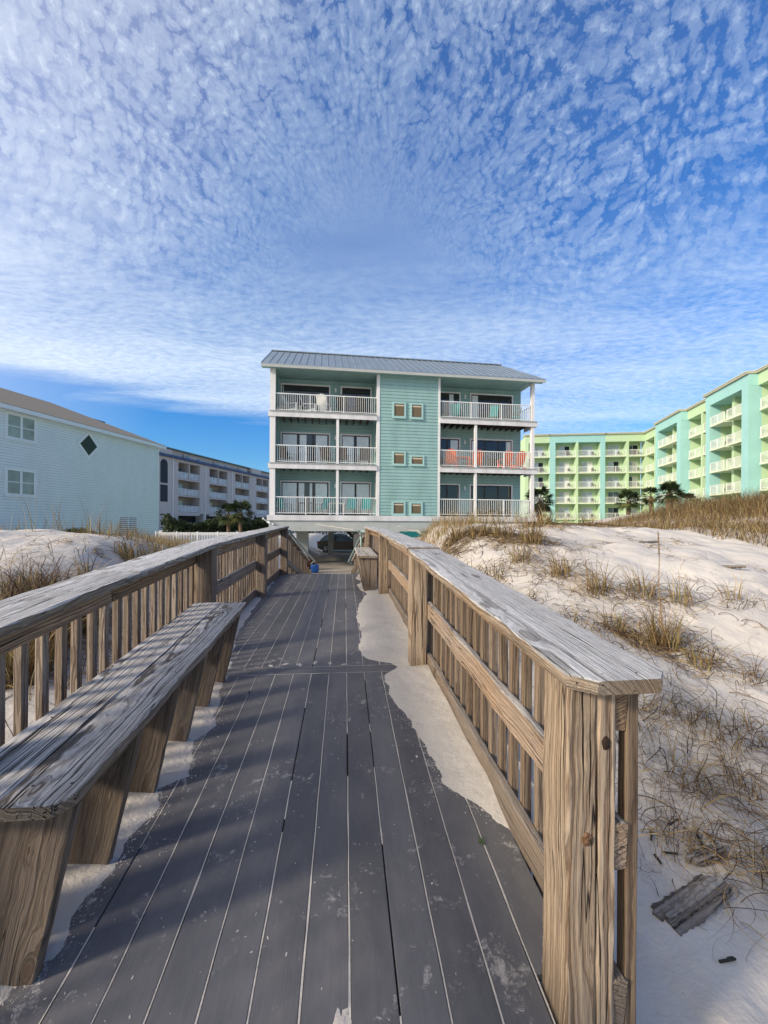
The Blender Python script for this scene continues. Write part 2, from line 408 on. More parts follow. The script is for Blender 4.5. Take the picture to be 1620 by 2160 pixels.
def gz(x,y): return float(ground(np.array([x]),np.array([y]))[0])

def gridmesh(name,xs,ys,zf,mat,tag):
    Xg,Yg=np.meshgrid(xs,ys); Z=zf(Xg,Yg); nx,ny=len(xs),len(ys)
    v=np.stack([Xg.ravel(),Yg.ravel(),Z.ravel()],1)
    i=np.arange(nx*ny).reshape(ny,nx); q=np.stack([i[:-1,:-1],i[:-1,1:],i[1:,1:],i[1:,:-1]],-1).reshape(-1,4)
    return rawmesh(name,v,q,mat,tag,smooth=True)
def rawmesh(name,v,q,mat,tag=None,smooth=False,col=None,parent=None):
    me=bpy.data.meshes.new(name); me.vertices.add(len(v)); me.vertices.foreach_set('co',v.astype(np.float32).ravel())
    k=q.shape[1]; me.loops.add(q.size); me.loops.foreach_set('vertex_index',q.astype(np.int32).ravel())
    me.polygons.add(len(q)); me.polygons.foreach_set('loop_start',np.arange(len(q),dtype=np.int32)*k)
    me.update(calc_edges=True)
    if smooth: me.polygons.foreach_set('use_smooth',np.ones(len(q),bool))
    if col is not None:
        A=me.attributes.new('col','FLOAT_COLOR','POINT'); c=np.concatenate([col,np.ones((len(col),1))],1); A.data.foreach_set('color',c.astype(np.float32).ravel())
    me.materials.append(mat); me.validate()
    o=bpy.data.objects.new(name,me); COL.objects.link(o)
    if parent is not None: o.parent=parent
    if tag: settag(o,*tag)
    return o
def lines(*seg):
    r=[]
    for a,b,s in seg: r+=list(np.arange(a,b,s))
    return np.array(r)
xs=np.concatenate([[-1500,-700,-300,-150,-90,-60,-40,-30],lines((-24,-12,.6),(-12,-6,.2),(-6,9,.07),(9,20,.2),(20,30,1)),[32,40,60,90,150,300,700,1500]])
ys=np.concatenate([[-1500,-500,-150,-60,-30,-15],lines((-10,-1,.5),(-1,13,.07),(13,24,.3),(24,40,1.5)),[42,50,60,75,90,150,300,700,1500]])
gridmesh('ground',xs,ys,ground,M['sand'],(None,None,None,'structure'))

# ------------------------------------------------------------------ boardwalk deck
def build_deck():
    root=empty('boardwalk',(0,3,1.3),0,'dark grey composite plank boardwalk with sand filled gaps between its weathered railings','boardwalk')
    edges=[-.12+.1435*i for i in range(-9,7)]
    def section(y0,y1,name):
        mb=MB()
        for i,x in enumerate(edges):
            x0=x+.0028; x1=x+.1435-.0028
            if x0>.70: continue
            ys0=1.235 if (x0>.55 and y0<1) else y0
            p0=((x0+x1)/2,ys0,float(deckz(np.array(ys0)))-.0125); p1=((x0+x1)/2,y1,float(deckz(np.array(y1)))-.0125)
            mb.board(p0,p1,x1-x0,.025,bev=.0025,jit=.0006,seg=.6)
        mb.build(name,M['deck'],root)
    section(-2.6,3.42,'deck_planks'); section(3.574,7.06,'deck_planks'); section(7.07,8.95,'deck_planks')
    mb=MB(); mb.board((-1.41,3.497,1.4845-.0125+.001),(.735,3.497,1.4845-.0125+.001),.142,.025,bev=.002,jit=.0005,seg=.5)
    mb.build('cross_plank',M['deck'],root)
    # sand packed in the gaps, wandering in width, missing here and there
    v=[];q=[]
    r=random.Random(3)
    def strip(path,wf,dz=.0012,gate=None):
        nonlocal v,q
        prev=None
        for (x,y,dirx) in path:
            z=float(deckz(np.array(y)))+dz; w=wf(x,y)
            if gate and not gate(x,y): prev=None; continue
            a=(x-w/2,y,z) if not dirx else (x,y-w/2,z); b=(x+w/2,y,z) if not dirx else (x,y+w/2,z)
            v+= [a,b]
            if prev is not None: q.append((prev,prev+1,len(v)-1,len(v)-2))
            prev=len(v)-2
    for i,x in enumerate([e for e in edges[1:] if e<.7]):
        thr=-.25+.06*math.sin(i*2.1)
        def wf(xx,yy,i=i): 
            n=float(fbm(np.array([yy*5.0+i*9]),np.array([i*3.3]),4,5)[0]); n2=float(fbm(np.array([yy*.8]),np.array([i*1.7]),2,8)[0])
            return .0046+max(0,n)*.012+max(0,n2-.12)*.05*(.5+n)
        def gate(xx,yy,i=i,thr=thr): return float(fbm(np.array([yy*1.6+i*5]),np.array([i*7.7]),3,2)[0])>thr
        strip([(x+.0000+.0006*math.sin(y*17+i),y,0) for y in np.arange(-.5,3.42,.012)],wf,gate=gate)
        strip([(x,y,0) for y in np.arange(3.58,8.9,.03)],wf,gate=gate)
    for yy in (3.422,3.571): strip([(xx,yy+.001*math.sin(xx*30),1) for xx in np.arange(-1.3,.73,.012)],lambda a,b:.006+max(0,float(fbm(np.array([a*9]),np.array([b*40]),3,6)[0]))*.03)
    rawmesh('gap_sand',np.array(v),np.array(q),M['sand'],(None,None,None,None),parent=None).name='gap_sand'
    o=bpy.data.objects['gap_sand']; o.parent=root; o.location=-root.location
    # framing under the deck
    mb=MB()
    for x in (-1.3,-.3,.52): mb.board((x,-2.6,deckz(np.array(-2.6))-.12),(x,3.42,1.483-.12),.04,.185); mb.board((x,3.43,1.483-.12),(x,8.93,1.60-.12),.04,.185)
    mb.build('joist_frame',M['brown'],root)
    return root
build_deck()

# sand drifts lying on the deck
def drift(name,pts,side,ys,xs,hmax,label):
    P=np.array(pts); 
    def edge(Y): return np.interp(Y,P[:,1],P[:,0])
    Xg,Yg=np.meshgrid(xs,ys)
    e=edge(Yg)+.06*fbm(Xg*3+4,Yg*6,4,31)+.035*fbm(Xg*16,Yg*18,4,33)+.014*fbm(Xg*55,Yg*55,2,35)
    d=(e-Xg) if side<0 else (Xg-e)
    h=np.where(d>0,hmax*(1-np.exp(-np.clip(d,0,9)/.12))+.10*np.clip(d,0,.7)*0.25,d*.35)
    h=h+.010*fbm(Xg*6,Yg*6,3,40)*np.clip(d*6,0,1)+.0012*fbm(Xg*60,Yg*60,2,41)
    Z=deckz(Yg)+.0005+h
    keep=h>-.006
    nx,ny=len(xs),len(ys); i=np.arange(nx*ny).reshape(ny,nx)
    q=np.stack([i[:-1,:-1],i[:-1,1:],i[1:,1:],i[1:,:-1]],-1)
    km=keep[:-1,:-1]|keep[:-1,1:]|keep[1:,1:]|keep[1:,:-1]
    v=np.stack([Xg.ravel(),Yg.ravel(),Z.ravel()],1)
    q=q[km].reshape(-1,4); used=np.unique(q); mp=np.zeros(nx*ny,int); mp[used]=np.arange(len(used))
    rawmesh(name,v[used],mp[q],M['sand'],(label,'sand',None,'stuff'),smooth=True)
Lp=[(-1.02,1.0),(-.99,1.25),(-.95,1.37),(-.90,1.42),(-.925,1.54),(-.885,1.72),(-.915,1.83),(-.845,2.03),(-.905,2.155),(-.80,2.24),(-.885,2.55),(-.80,2.7),(-.92,3.2),(-.93,3.45),(-.97,3.65),(-1.1,4.3),(-1.16,4.75),(-1.24,6.2),(-1.32,8.0),(-1.45,9)]
Rp=[(.95,1.5),(.72,1.80),(.66,1.9),(.61,1.98),(.52,2.09),(.47,2.46),(.44,2.67),(.355,3.0),(.34,3.35),(.40,3.42),(.46,3.53),(.44,3.6),(.22,3.72),(.18,3.8),(.15,4.1),(.19,4.5),(.16,5.2),(.20,5.9),(.36,6.7),(.26,7.1),(.24,7.6),(.36,7.9),(.22,8.3),(.30,8.9)]
drift('sand_drift',Lp,-1,np.concatenate([np.arange(1.0,3.8,.008),np.arange(3.8,8.9,.03)]),np.concatenate([np.arange(-1.6,-1.1,.05),np.arange(-1.1,-.68,.008)]),.020,'strip of pale sand blown over the planks along the left railing and under the long bench')
drift('sand_drift',Rp,1,np.concatenate([np.arange(1.55,4.0,.008),np.arange(4.0,8.9,.03)]),np.concatenate([np.arange(.04,.80,.008),np.arange(.8,.98,.03)]),.030,'white sand drift on the right edge of the planks against the right railing')

def spots():
    V=[];Q=[];n0=0; r=random.Random(21)
    L=[(x,3.64+r.uniform(-.03,.04),r.uniform(.014,.026)) for x in (-.62,-.50,-.38,-.25,-.12,.0)]+[(-.03,1.10,.045),(-.24,1.09,.04),(-.0,1.17,.02)]
    L+=[(r.uniform(-.85,.5),r.uniform(1.1,3.3),r.uniform(.0015,.0035)) for _ in range(160)]
    for P_,sg in ((Lp,1),(Rp,-1)):
        ex_=[p[0] for p in P_]; ey_=[p[1] for p in P_]
        for _ in range(900):
            yy=r.uniform(1.15,3.4)if r.random()<.75 else r.uniform(3.6,6.5)
            if sg<0 and yy<1.8: continue
            d=r.expovariate(1/.028)-.012; L.append((float(np.interp(yy,ey_,ex_))+sg*d,yy,r.uniform(.0010,.0032)*(1 if r.random()<.93 else 2.2)))
    for (cx,cy,R0) in L:
        if not -1.3<cx<.72: continue
        m=26 if R0>.01 else 7; z0=dz_(cy); pts=[]
        el_=r.uniform(.6,1.8); ph=r.uniform(0,6)
        for i in range(m):
            a=2*math.pi*i/m; rr=R0*(1+.32*math.sin(2*a+ph)+.22*math.sin(5*a+ph*2)+.12*math.sin(9*a+ph)+r.uniform(-.10,.10)*(1 if R0<.03 else .35))
            x=cx+rr*math.cos(a); y=cy+rr*math.sin(a)*el_; pts.append((x,y,dz_(y)+.0008))
        inner=[(cx+(p[0]-cx)*.55,cy+(p[1]-cy)*.55,dz_(cy+(p[1]-cy)*.55)+.0008+min(.004,R0*.12)) for p in pts]
        V+=pts+inner+[(cx,cy,dz_(cy)+.0012+min(.005,R0*.14))]
        for i in range(m):
            j=(i+1)%m; Q.append((n0+i,n0+j,n0+m+j,n0+m+i)); Q.append((n0+m+i,n0+m+j,n0+2*m,n0+2*m))
        n0+=2*m+1
    mb=MB(); mb.add(V,[tuple(dict.fromkeys(q)) for q in Q]); mb.build('spilled_sand',M['sand'],None,fixn=False,smooth=True,tag=('small white sand spots and crumbs spilled over the dark planks','sand',None,'stuff'))
def dz_(y): return float(deckz(np.array(float(y))))
spots()
# ------------------------------------------------------------------ railings
def dz(y): return float(deckz(np.array(float(y))))
def railing(side,posts,y0,y1,joints,label,endchamfer):
    """side +1 right, -1 left; posts: list of (x_inner,y_front)"""
    s=side
    xi=lambda y: np.interp(y,[p[1] for p in posts],[p[0] for p in posts])   # inner face x
    root=empty('railing',(float(xi(3.5))+s*.1,3.5,dz(3.5)),0,label,'railing')
    H=1.005
    top=lambda y: dz(y)+H-.038+ (.015 if y>3.5 else 0)
    for i,(px,py) in enumerate(posts):
        cx=px+s*.07
        mb=MB()
        if side>0 and i==0:
            # split timber: a long check runs down the near post
            mb.board((px+.0435,py+.07,dz(py)-.6),(px+.0435,py+.07,top(py)),.087,.14,up=(0,1,0),bev=.006,jit=.0022,seg=.07,pith=(.02,.11))
            mb.board((px+.1165,py+.068,dz(py)-.6),(px+.1165,py+.068,top(py)),.051,.136,up=(0,1,0),bev=.005,jit=.0026,seg=.07,pith=(-.01,.13))
        else:
            mb.board((cx,py+.07,dz(py)-.3),(cx,py+.07,top(py)),.14,.14,up=(0,1,0),bev=.006,jit=.0015)
        po=mb.build('post',M['post'] if side>0 else M['brown'],root)
        if side>0 and i==0:
            for (kx,kz,ra,rb,mm) in ((px+.058,1.85,.017,.021,'knot'),(px+.112,2.115,.012,.021,'knothole')):
                kb=MB(); n_=18; yv=py-.0022
                ring=[(kx+ra*math.cos(t*2*math.pi/n_)*(1+.12*math.sin(t*1.7)),yv+.004,kz+rb*math.sin(t*2*math.pi/n_)) for t in range(n_)]
                inn=[(kx+(p[0]-kx)*.75,yv-.001,kz+(p[2]-kz)*.75) for p in ring]
                kb.add(ring+inn+[(kx,yv-.0005,kz)],[(a,(a+1)%n_,n_+(a+1)%n_,n_+a) for a in range(n_)]+[(n_+a,n_+(a+1)%n_,2*n_) for a in range(n_)])
                kb.v=[(p[0]-root.location.x,p[1]-root.location.y,p[2]-root.location.z) for p in kb.v]
                ko=kb.build('knot',M[mm],None,world=False,smooth=True); ko.parent=po
    xo=lambda y: float(xi(y))+s*.14   # outer face of posts
    # rails outside the posts
    ys=[y0]+joints+[y1]
    for a,b in zip(ys[:-1],ys[1:]):
        for nm,zc,hh,mat in (('top_rail',H-.038-.072,.138,M['rail']),('middle_rail',.50,.138,M['rail']),('bottom_rail',.06,.138,M['brown'])):
            if nm=='middle_rail' and side<0 and a<4: continue
            mb=MB(); e=.003
            ya,yb=a+e,b-e
            za=zc+ (.015 if a>3.5 else 0) if nm=='top_rail' else zc; zb=zc+(.015 if b>3.6 else 0) if nm=='top_rail' else zc
            mb.board((xo(ya)+s*.0215,ya,dz(ya)+za),(xo(yb)+s*.0215,yb,dz(yb)+zb),.038,hh,bev=.006,jit=.003,seg=.09)
            mb.build(nm,mat,root)
        # cap
        mb=MB(); ya,yb=a+(.002 if a!=y0 else -.07*(side>0)),b-.003
        cx=lambda y: float(xi(y))+s*.128
        pa=(cx(ya),ya,dz(ya)+H-.019+(.015 if a>3.5 else 0)); pb=(cx(yb),yb,dz(yb)+H-.019+(.015 if b>3.6 else 0))
        L=math.dist(pa,pb); wp=None
        if endchamfer and a==y0: wp=[(0,.062,.045),(.05,0,0),(L,0,0)]
        mb.board(pa,pb,.286,.040,bev=.005,jit=.0028,seg=.06,wprof=wp,pith=(random.uniform(-.05,.05),-.10))
        yy=max(ya+.04,-.5)
        while yy<yb:
            for q in (-.05,.05):
                t=(yy-ya)/(yb-ya); mb.cyl((pa[0]+(pb[0]-pa[0])*t+q+random.uniform(-.01,.01),yy,pa[2]+(pb[2]-pa[2])*t+.0155),.0045,.005,8,mi=1)
            yy+=.61
        mb.build('cap_board',[M['cap'],M['screw']],root)
    # balusters
    y=y0+.03
    while y<y1-.03:
        mb=MB(); xb=xo(y)+s*(.041+.021)
        lean=random.uniform(-.006,.006); tp=top(y)-.002
        mb.board((xb,y,dz(y)-.22),(xb+lean*.3,y+lean,tp),.036,.040,up=(0,1,0),bev=.003,jit=.0012,seg=.3)
        mb.build('baluster',M['balud'] if side>0 else M['balu'],root); y+=.127
    return root
posts_r=[(.617,1.09),(.56,3.46),(.552,6.52)]
railing(1,posts_r,1.095,6.66,[3.56],'weathered timber railing right of the boardwalk with a split post at its near end',True)
posts_l=[(-1.20,-1.0),(-1.20,1.35),(-1.205,3.93),(-1.205,6.5),(-1.19,8.80)]
railing(-1,posts_l,-2.4,8.95,[1.42,2.55,4.05,6.57],'long weathered timber railing on the left of the boardwalk behind the long bench',False)

# short railing beside the far bench, turned inwards to the steps
def side_railing():
    root=empty('railing',(.6,8.9,dz(8.9)),0,'short timber railing at the far right end of the boardwalk where the steps begin','railing')
    A=(.60,6.68);B=(.44,8.86)
    z0,z1=dz(A[1])+.99,dz(B[1])+1.0
    mb=MB(); mb.board((A[0]+.10,A[1]+.01,z0),(B[0]+.11,B[1]+.12,z1),.26,.038,jit=.003,seg=.08); mb.build('cap_board',M['cap'],root)
    mb=MB(); mb.board((B[0]+.045,B[1]+.05,dz(8.9)-.4),(B[0]+.045,B[1]+.05,z1-.02),.09,.09,up=(0,1,0)); mb.build('post',M['post'],root)
    mb=MB(); mb.board((B[0]+.09,B[1]+.02,z1-.095),(B[0]+.34,B[1]+.02,z1-.095),.038,.13); mb.build('top_rail',M['rail'],root)
    mb=MB(); mb.board((A[0]+.14,A[1]+.01,z0-.09),(B[0]+.13,B[1],z1-.09),.038,.13); mb.build('top_rail',M['rail'],root)
    for k in range(3):
        mb=MB(); x=B[0]+.125+k*.085
        mb.board((x,B[1]+.06,dz(8.9)-.3),(x,B[1]+.06,z1-.03),.075,.02,up=(0,1,0)); mb.build('fence_board',M['balu'],root)
    for k in range(14):
        t=(k+.5)/14; mb=MB(); x=A[0]+.18+(B[0]-A[0])*t; y=A[1]+.05+(B[1]-A[1])*t
        mb.board((x,y,dz(y)-.25),(x,y,z0-.03),.036,.04,up=(0,1,0)); mb.build('baluster',M['balu'],root)
side_railing()

# ------------------------------------------------------------------ benches
def bench(loc_y0,loc_y1,xe,w,side,Hs,legs,lean,label,legw,cham):
    s=side  # walkway side sign: the seat edge faces +x (left bench) => s=+1
    root=empty('bench',(xe-s*w/2,(loc_y0+loc_y1)/2,dz((loc_y0+loc_y1)/2)),0,label,'bench')
    pw=(w-.006)/2
    for i in range(2):
        xc=xe-s*(pw/2+i*(pw+.006)); mb=MB()
        pa=(xc,loc_y0,dz(loc_y0)+Hs-.02); pb=(xc,loc_y1,dz(loc_y1)+Hs-.02); L=math.dist(pa,pb); wp=None
        if cham and i==0: wp=[(0,0,.045),(.02,0,.018),(.05,0,0),(L,0,0)] if s>0 else [(0,.05,0),(.06,0,0),(L,0,0)]
        if cham and i==1: wp=None
        mb.board(pa,pb,pw,.040,bev=.004,jit=.002,seg=.06,wprof=wp,pith=((.02,-.09) if i==0 else (-.03,-.12)))
        for y in legs:
            for q in (-.055,.055):
                t=(y-loc_y0)/(loc_y1-loc_y0); zz=pa[2]+(pb[2]-pa[2])*t+.0195
                mb.cyl((xc+q+random.uniform(-.008,.008),y+random.uniform(-.006,.006),zz-.004),.0048,.0048,8,mi=1)
        mb.build('seat_plank',[M['bench'],M['screw']],root)
    for j,y in enumerate(legs):
        mb=MB(); zt=dz(y)+Hs-.041; zb=dz(y)-.02
        xt=xe-s*.02; xb=xt-s*lean
        mb.board((xb-s*legw/2,y,zb),(xt-s*legw/2,y,zt),legw,.038,up=(0,1,0),bev=.003,jit=.0012,seg=.06)
        mb.build('leg',M['brown'],root)
    mb=MB(); mb.board((xe-s*(w-.05),loc_y0+.1,dz(loc_y0)+Hs-.10),(xe-s*(w-.05),loc_y1-.05,dz(loc_y1)+Hs-.10),.038,.10); mb.build('back_beam',M['brown'],root)
    return root
bench(1.262,3.44,-.785,.405,1,.588,[1.355,1.75,2.14,2.55,2.94,3.32],.125,'long bench of two grey weathered planks on slanted board legs by the left railing',.235,True)
def far_bench():
    root=empty('bench',(.42,7.8,dz(7.8)),0,'small box bench of upright boards at the far right end of the boardwalk','bench')
    for i,(xa,xb) in enumerate(((.225,.385),(.391,.555))):
        mb=MB(); mb.board(((xa+xb)/2,6.88,dz(6.88)+.58),((xa+xb)/2-.02,8.78,dz(8.78)+.565),xb-xa,.038,seg=.1); mb.build('seat_plank',M['bench'],root)
    for y in (6.93,7.4,7.87,8.34,8.72):
        mb=MB()
        for (xa,xb,ln) in ((.26,.335,.09),(.345,.425,.0),(.435,.548,0)):
            mb.board(((xa+xb)/2+ln,y,dz(y)-.02),((xa+xb)/2,y,dz(y)+.558),xb-xa,.036,up=(0,1,0)); 
        mb.build('leg',M['brown'],root)
    mb=MB()
    for y in np.arange(7.0,8.7,.155):
        mb.board((.245+.09,y,dz(y)-.01),(.245,y,dz(y)+.555),.02,.14,up=(0,1,0))
    mb.build('side_boards',M['brown'],root)
far_bench()

# ------------------------------------------------------------------ steps with pipe handrails
def steps():
    root=empty('staircase',(-.3,11,0),0,'wooden steps going down from the far end of the boardwalk to the parking level','staircase')
    n=10; ya=8.96
    for k in range(n):
        z=1.60-(k+1)*.16; y=ya+k*.52; xl=-1.2+.03*k; xr=.42-.03*k
        if z<0.02: break
        mb=MB(); mb.board((xl,y+.25,z-.02),(xr,y+.25,z-.02),.54,.038,jit=.001); mb.build('tread',M['bench'],root)
        mb=MB(); mb.box(xl,xr,y+.0,y+.02,z-.16,z-.042); mb.build('riser',M['brown'],root)
steps()
def stair_rail(side):
    lab='sloping timber stair railing with grey green pipe handrail, '+('left of the steps' if side<0 else 'behind the box bench')
    root=empty('stair_railing',((-1.1 if side<0 else .35),10.5,.3),0,lab,'railing')
    if side<0:
        X=lambda y: np.interp(y,[8.95,12.6],[-1.27,-.98]); Zt=lambda y: np.interp(y,[8.95,12.6],[2.50,1.50])
    else:
        X=lambda y: np.interp(y,[8.95,12.6],[.48,.22]); Zt=lambda y: np.interp(y,[8.95,12.6],[2.46,1.50])
    for i,(a,b) in enumerate(((8.97,10.6),(10.62,11.8))):
        mb=MB(); mb.board((X(a),a,Zt(a)-.04-i*.04),(X(b),b,Zt(b)-.06-i*.04),.15,.038,seg=.2); mb.build('cap_board',M['cap'],root)
        mb=MB(); mb.board((X(a)-side*.03,a,Zt(a)-.62),(X(b)-side*.03,b,Zt(b)-.62),.036,.13); mb.build('middle_rail',M['cap'],root)
    y=9.05; i=0
    while y<12.3:
        mb=MB(); w=.085 if i%4 else .10
        mb.board((X(y),y,max(0.02,Zt(y)-1.45)),(X(y),y,Zt(y)-(.09 if y<11.8 else .25)-.04*(y>10.6)),.022 if i%4 else .09,w,up=(0,1,0)); mb.build('fence_board' if i%4 else 'post',M['balu'] if i%4 else M['brown'],root)
        y+=.115; i+=1
    mb=MB(); xs_=side*-.10
    pts=[(X(8.95)-xs_*0+(.02 if side<0 else -.02),8.9,2.50),(X(9.1)+ (.10 if side<0 else -.10),9.0,2.52)]
    pts+=[(X(y)+(.10 if side<0 else -.10),y,Zt(y)-.0) for y in (9.15,10,11,12,12.6)]
    mb.tube(pts,.024,10)
    if side>0:
        pts2=[(X(y)-.10,y,Zt(y)-.42) for y in (9.15,9.6)]
        mb.tube([(X(9.15)-.10,9.15,Zt(9.15)),(X(9.2)-.10,9.25,Zt(9.2)-.45),(X(9.2),9.25,Zt(9.2)-.48)],.02,8)
    mb.build('handrail',M['pipe'],root,smooth=True)
    mb=MB()
    for y in (9.5,11.0,12.4): mb.tube([(X(y)+(.10 if side<0 else -.10),y,Zt(y)-.01),(X(y),y,Zt(y)-.10)],.012,6)
    mb.build('handrail_bracket',M['pipe'],root)
stair_rail(-1); stair_rail(1)

# ------------------------------------------------------------------ teal apartment house
TA=math.radians(2.8455)
def siding(mb,x0,x1,z0,z1,y,course=.165,proud=.018,holes=(),axis='x',mi=0,flip=1):
    """lap boards on a wall facing -y (axis x) ; holes: (xa,xb,za,zb)"""
    n=max(1,round((z1-z0)/course)); c=(z1-z0)/n
    for i in range(n):
        za=z0+i*c; zb=za+c; zm=(za+zb)/2
        segs=[(x0,x1)]
        for (ha,hb,hc,hd) in holes:
            if hc<zm<hd:
                ns=[]
                for (a,b) in segs:
                    if hb<=a or ha>=b: ns.append((a,b))
                    else:
                        if ha>a: ns.append((a,ha))
                        if hb<b: ns.append((hb,b))
                segs=ns
        for (a,b) in segs:
            yo=y-proud*flip; yi=y-.002*flip
            if axis=='x': P=lambda q,yy,zz:(q,yy,zz)
            else: P=lambda q,yy,zz:(yy,q,zz)
            mb.add([P(a,yo,za),P(b,yo,za),P(b,yi,zb),P(a,yi,zb),P(a,y,za),P(b,y,za)],[(0,1,2,3),(4,5,1,0)],mi)
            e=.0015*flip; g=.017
            mb.add([P(a,yo-e,za),P(b,yo-e,za),P(b,yo-e,za+g),P(a,yo-e,za+g)],[(0,1,2,3)],1)  # thin dark strip at each board foot: painted lap shadow line
def wallbox(mb,x0,x1,y0,y1,z0,z1,mi=0): mb.box(x0,x1,y0,y1,z0,z1,mi)
FL=[3.07,5.97,8.86]; TOP=11.22
def teal_house():
    B=empty('apartment_house',(-4.1766,23.531,0),TA,'teal clapboard apartment house on stilts with a ribbed metal roof and white balconies','building')
    bd=lambda mb,n,m,**k: mb.build(n,m,B,world=False,**k)
    D=10.9; rd=1.6
    # --- body
    mb=MB()
    mb.box(6.10,9.70,0,rd+.2,3.07,TOP)                 # centre block
    mb.box(.10,6.10,rd,rd+.2,3.07,TOP); mb.box(9.70,15.55,rd,rd+.2,3.07,TOP)
    mb.box(.10,.28,0.05,D,3.07,TOP); mb.box(15.37,15.55,rd+.2,D,3.07,TOP); mb.box(.28,15.37,D-.2,D,3.07,TOP)
    bd(mb,'wall',M['teal'])
    mb=MB()
    siding(mb,6.17,9.65,3.10,TOP,0,course=.19,holes=[(6.9,7.7,a,b) for a,b in ((3.1,3.92),(5.99,6.83),(8.75,9.68))]+[(7.95,8.73,a,b) for a,b in ((3.1,3.89),(8.73,9.66))]+[(7.95,8.81,6.0,6.62)])
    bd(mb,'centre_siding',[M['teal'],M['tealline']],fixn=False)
    dl=[(.42,3.36),(3.97,5.87)]; dr=[(9.68,11.54),(12.17,15.06)]
    mb=MB()
    hl=[(a,b,f,f+2.09) for a,b in dl for f in FL]; hr=[(a,b,f,f+2.09) for a,b in dr for f in FL]
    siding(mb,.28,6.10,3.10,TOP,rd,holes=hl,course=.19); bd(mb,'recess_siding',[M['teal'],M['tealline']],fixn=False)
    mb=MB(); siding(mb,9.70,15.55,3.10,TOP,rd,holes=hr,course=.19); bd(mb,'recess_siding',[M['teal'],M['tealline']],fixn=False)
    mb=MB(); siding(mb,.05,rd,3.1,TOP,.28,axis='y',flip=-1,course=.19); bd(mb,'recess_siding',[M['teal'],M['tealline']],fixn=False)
    mb=MB(); mb.box(15.555,15.60,rd-.02,rd+.10,3.07,TOP); mb.box(.29,.34,rd-.03,rd-.005,3.07,TOP); mb.box(6.03,6.095,rd-.04,rd-.005,3.07,TOP); bd(mb,'corner_trim',M['tealtrim'])
    # corner trims white
    for (a,b) in ((0,.30),(5.99,6.17),(9.64,9.77)):
        mb=MB(); mb.box(a,b,-.035,.20,FL[0]-.02,TOP+.02); bd(mb,'corner_board',M['white'])
    # slabs / fascias
    for f in FL[1:]:
        for (a,b) in ((-.08,6.02),(9.72,15.86)):
            mb=MB(); mb.box(a,b,-.09,-.045,f-.31,f-.02); mb.box(a,a+.04,-.045,rd,f-.31,f-.02)
            if b>15: mb.box(b-.04,b,-.045,rd,f-.31,f-.02)
            bd(mb,'balcony_fascia',M['dirtywhite'])
            mb=MB(); mb.box(a+.05,b-.05,-.14,rd-.02,f-.018,f+.012); bd(mb,'balcony_floor',M['stucco'])
            mb=MB()
            x=a+.3
            while x<b-.1: mb.box(x,x+.045,-.04,rd-.02,f-.27,f-.02); x+=.41
            bd(mb,'balcony_joists',M['soffit'])
    mb=MB(); mb.box(-.12,15.90,-.12,rd,2.76,3.06); bd(mb,'base_fascia',M['dirtywhite'])
    mb=MB(); mb.box(-.02,15.80,-.05,.45,2.16,2.755); mb.box(-.02,.35,.45,D,2.16,2.9); mb.box(15.4,15.8,.45,D,2.16,2.9); mb.box(.35,15.4,D-.4,D,2.2,2.9); bd(mb,'ground_beam',M['stucco'])
    mb=MB(); mb.box(.0,15.75,rd,D,2.93,3.06); mb.box(0,15.75,.45,rd,2.78,3.05); bd(mb,'floor_slab',M['soffit'])
    # ceiling of top recess
    mb=MB(); mb.box(.1,15.7,0.0,rd+.1,TOP+.02,TOP+.10); bd(mb,'soffit',M['teal'])
    # piers
    for (x,y,w,d) in ((3.37,10.45,.42,.42),(1.29,3.0,.74,.74),(5.9,3.2,.42,.42),(10.5,3.2,.42,.42),(15.2,.2,.42,.42),(7.4,10.45,.42,.42),(11.5,10.45,.42,.42),(15.2,10.45,.42,.42),(.05,10.45,.42,.42),(10.4,.15,.42,.42),(3.3,15.0-1.0,.42,.42)):
        if y>11: continue
        mb=MB(); mb.box(x,x+w,y,y+d,0,2.93 if y>.5 else 2.17); bd(mb,'pier',M['stucco'])
    # columns between floors
    for i,f in enumerate(FL):
        zt=(FL[i+1]-.31) if i<2 else TOP
        if i<2:
            for x in (3.68,11.89):
                mb=MB(); mb.box(x,x+.15,-.03,.12,f+.013,zt-.002); bd(mb,'column',M['white'])
        mb=MB(); mb.box(15.50,15.70,-.03,.17,f+.013,zt-.002); bd(mb,'column',M['white'])
    # balcony railings
    def bal_rail(x0,x1,f,right_end=False):
        mb=MB(); y=.03
        mb.box(x0,x1,y-.02,y+.03,f+.98,f+1.03); mb.box(x0,x1,y-.015,y+.025,f+.09,f+.125)
        n=int((x1-x0)/.118)
        for k in range(1,n): 
            x=x0+(x1-x0)*k/n; mb.box(x-.010,x+.010,y-.006,y+.014,f+.125,f+.98)
        L=x1-x0; m=max(1,round(L/2.1))
        for k in range(1,m): x=x0+L*k/m; mb.box(x-.028,x+.028,y-.025,y+.035,f+.013,f+.98)
        if right_end:
            mb.box(15.585,15.625,.17,rd-.02,f+.98,f+1.03); mb.box(15.59,15.62,.17,rd-.02,f+.09,f+.125)
            for k in range(12): yy=.2+k*.118; mb.box(15.595,15.615,yy,yy+.02,f+.125,f+.98)
        bd(mb,'balcony_railing',M['rail_white'])
    for i,f in enumerate(FL):
        if i<2:
            for a,b in ((.305,3.675),(3.835,5.985),(9.775,11.885)): bal_rail(a,b,f)
            bal_rail(12.045,15.495,f,True)
        else: bal_rail(.305,5.985,f); bal_rail(9.775,15.495,f,True)
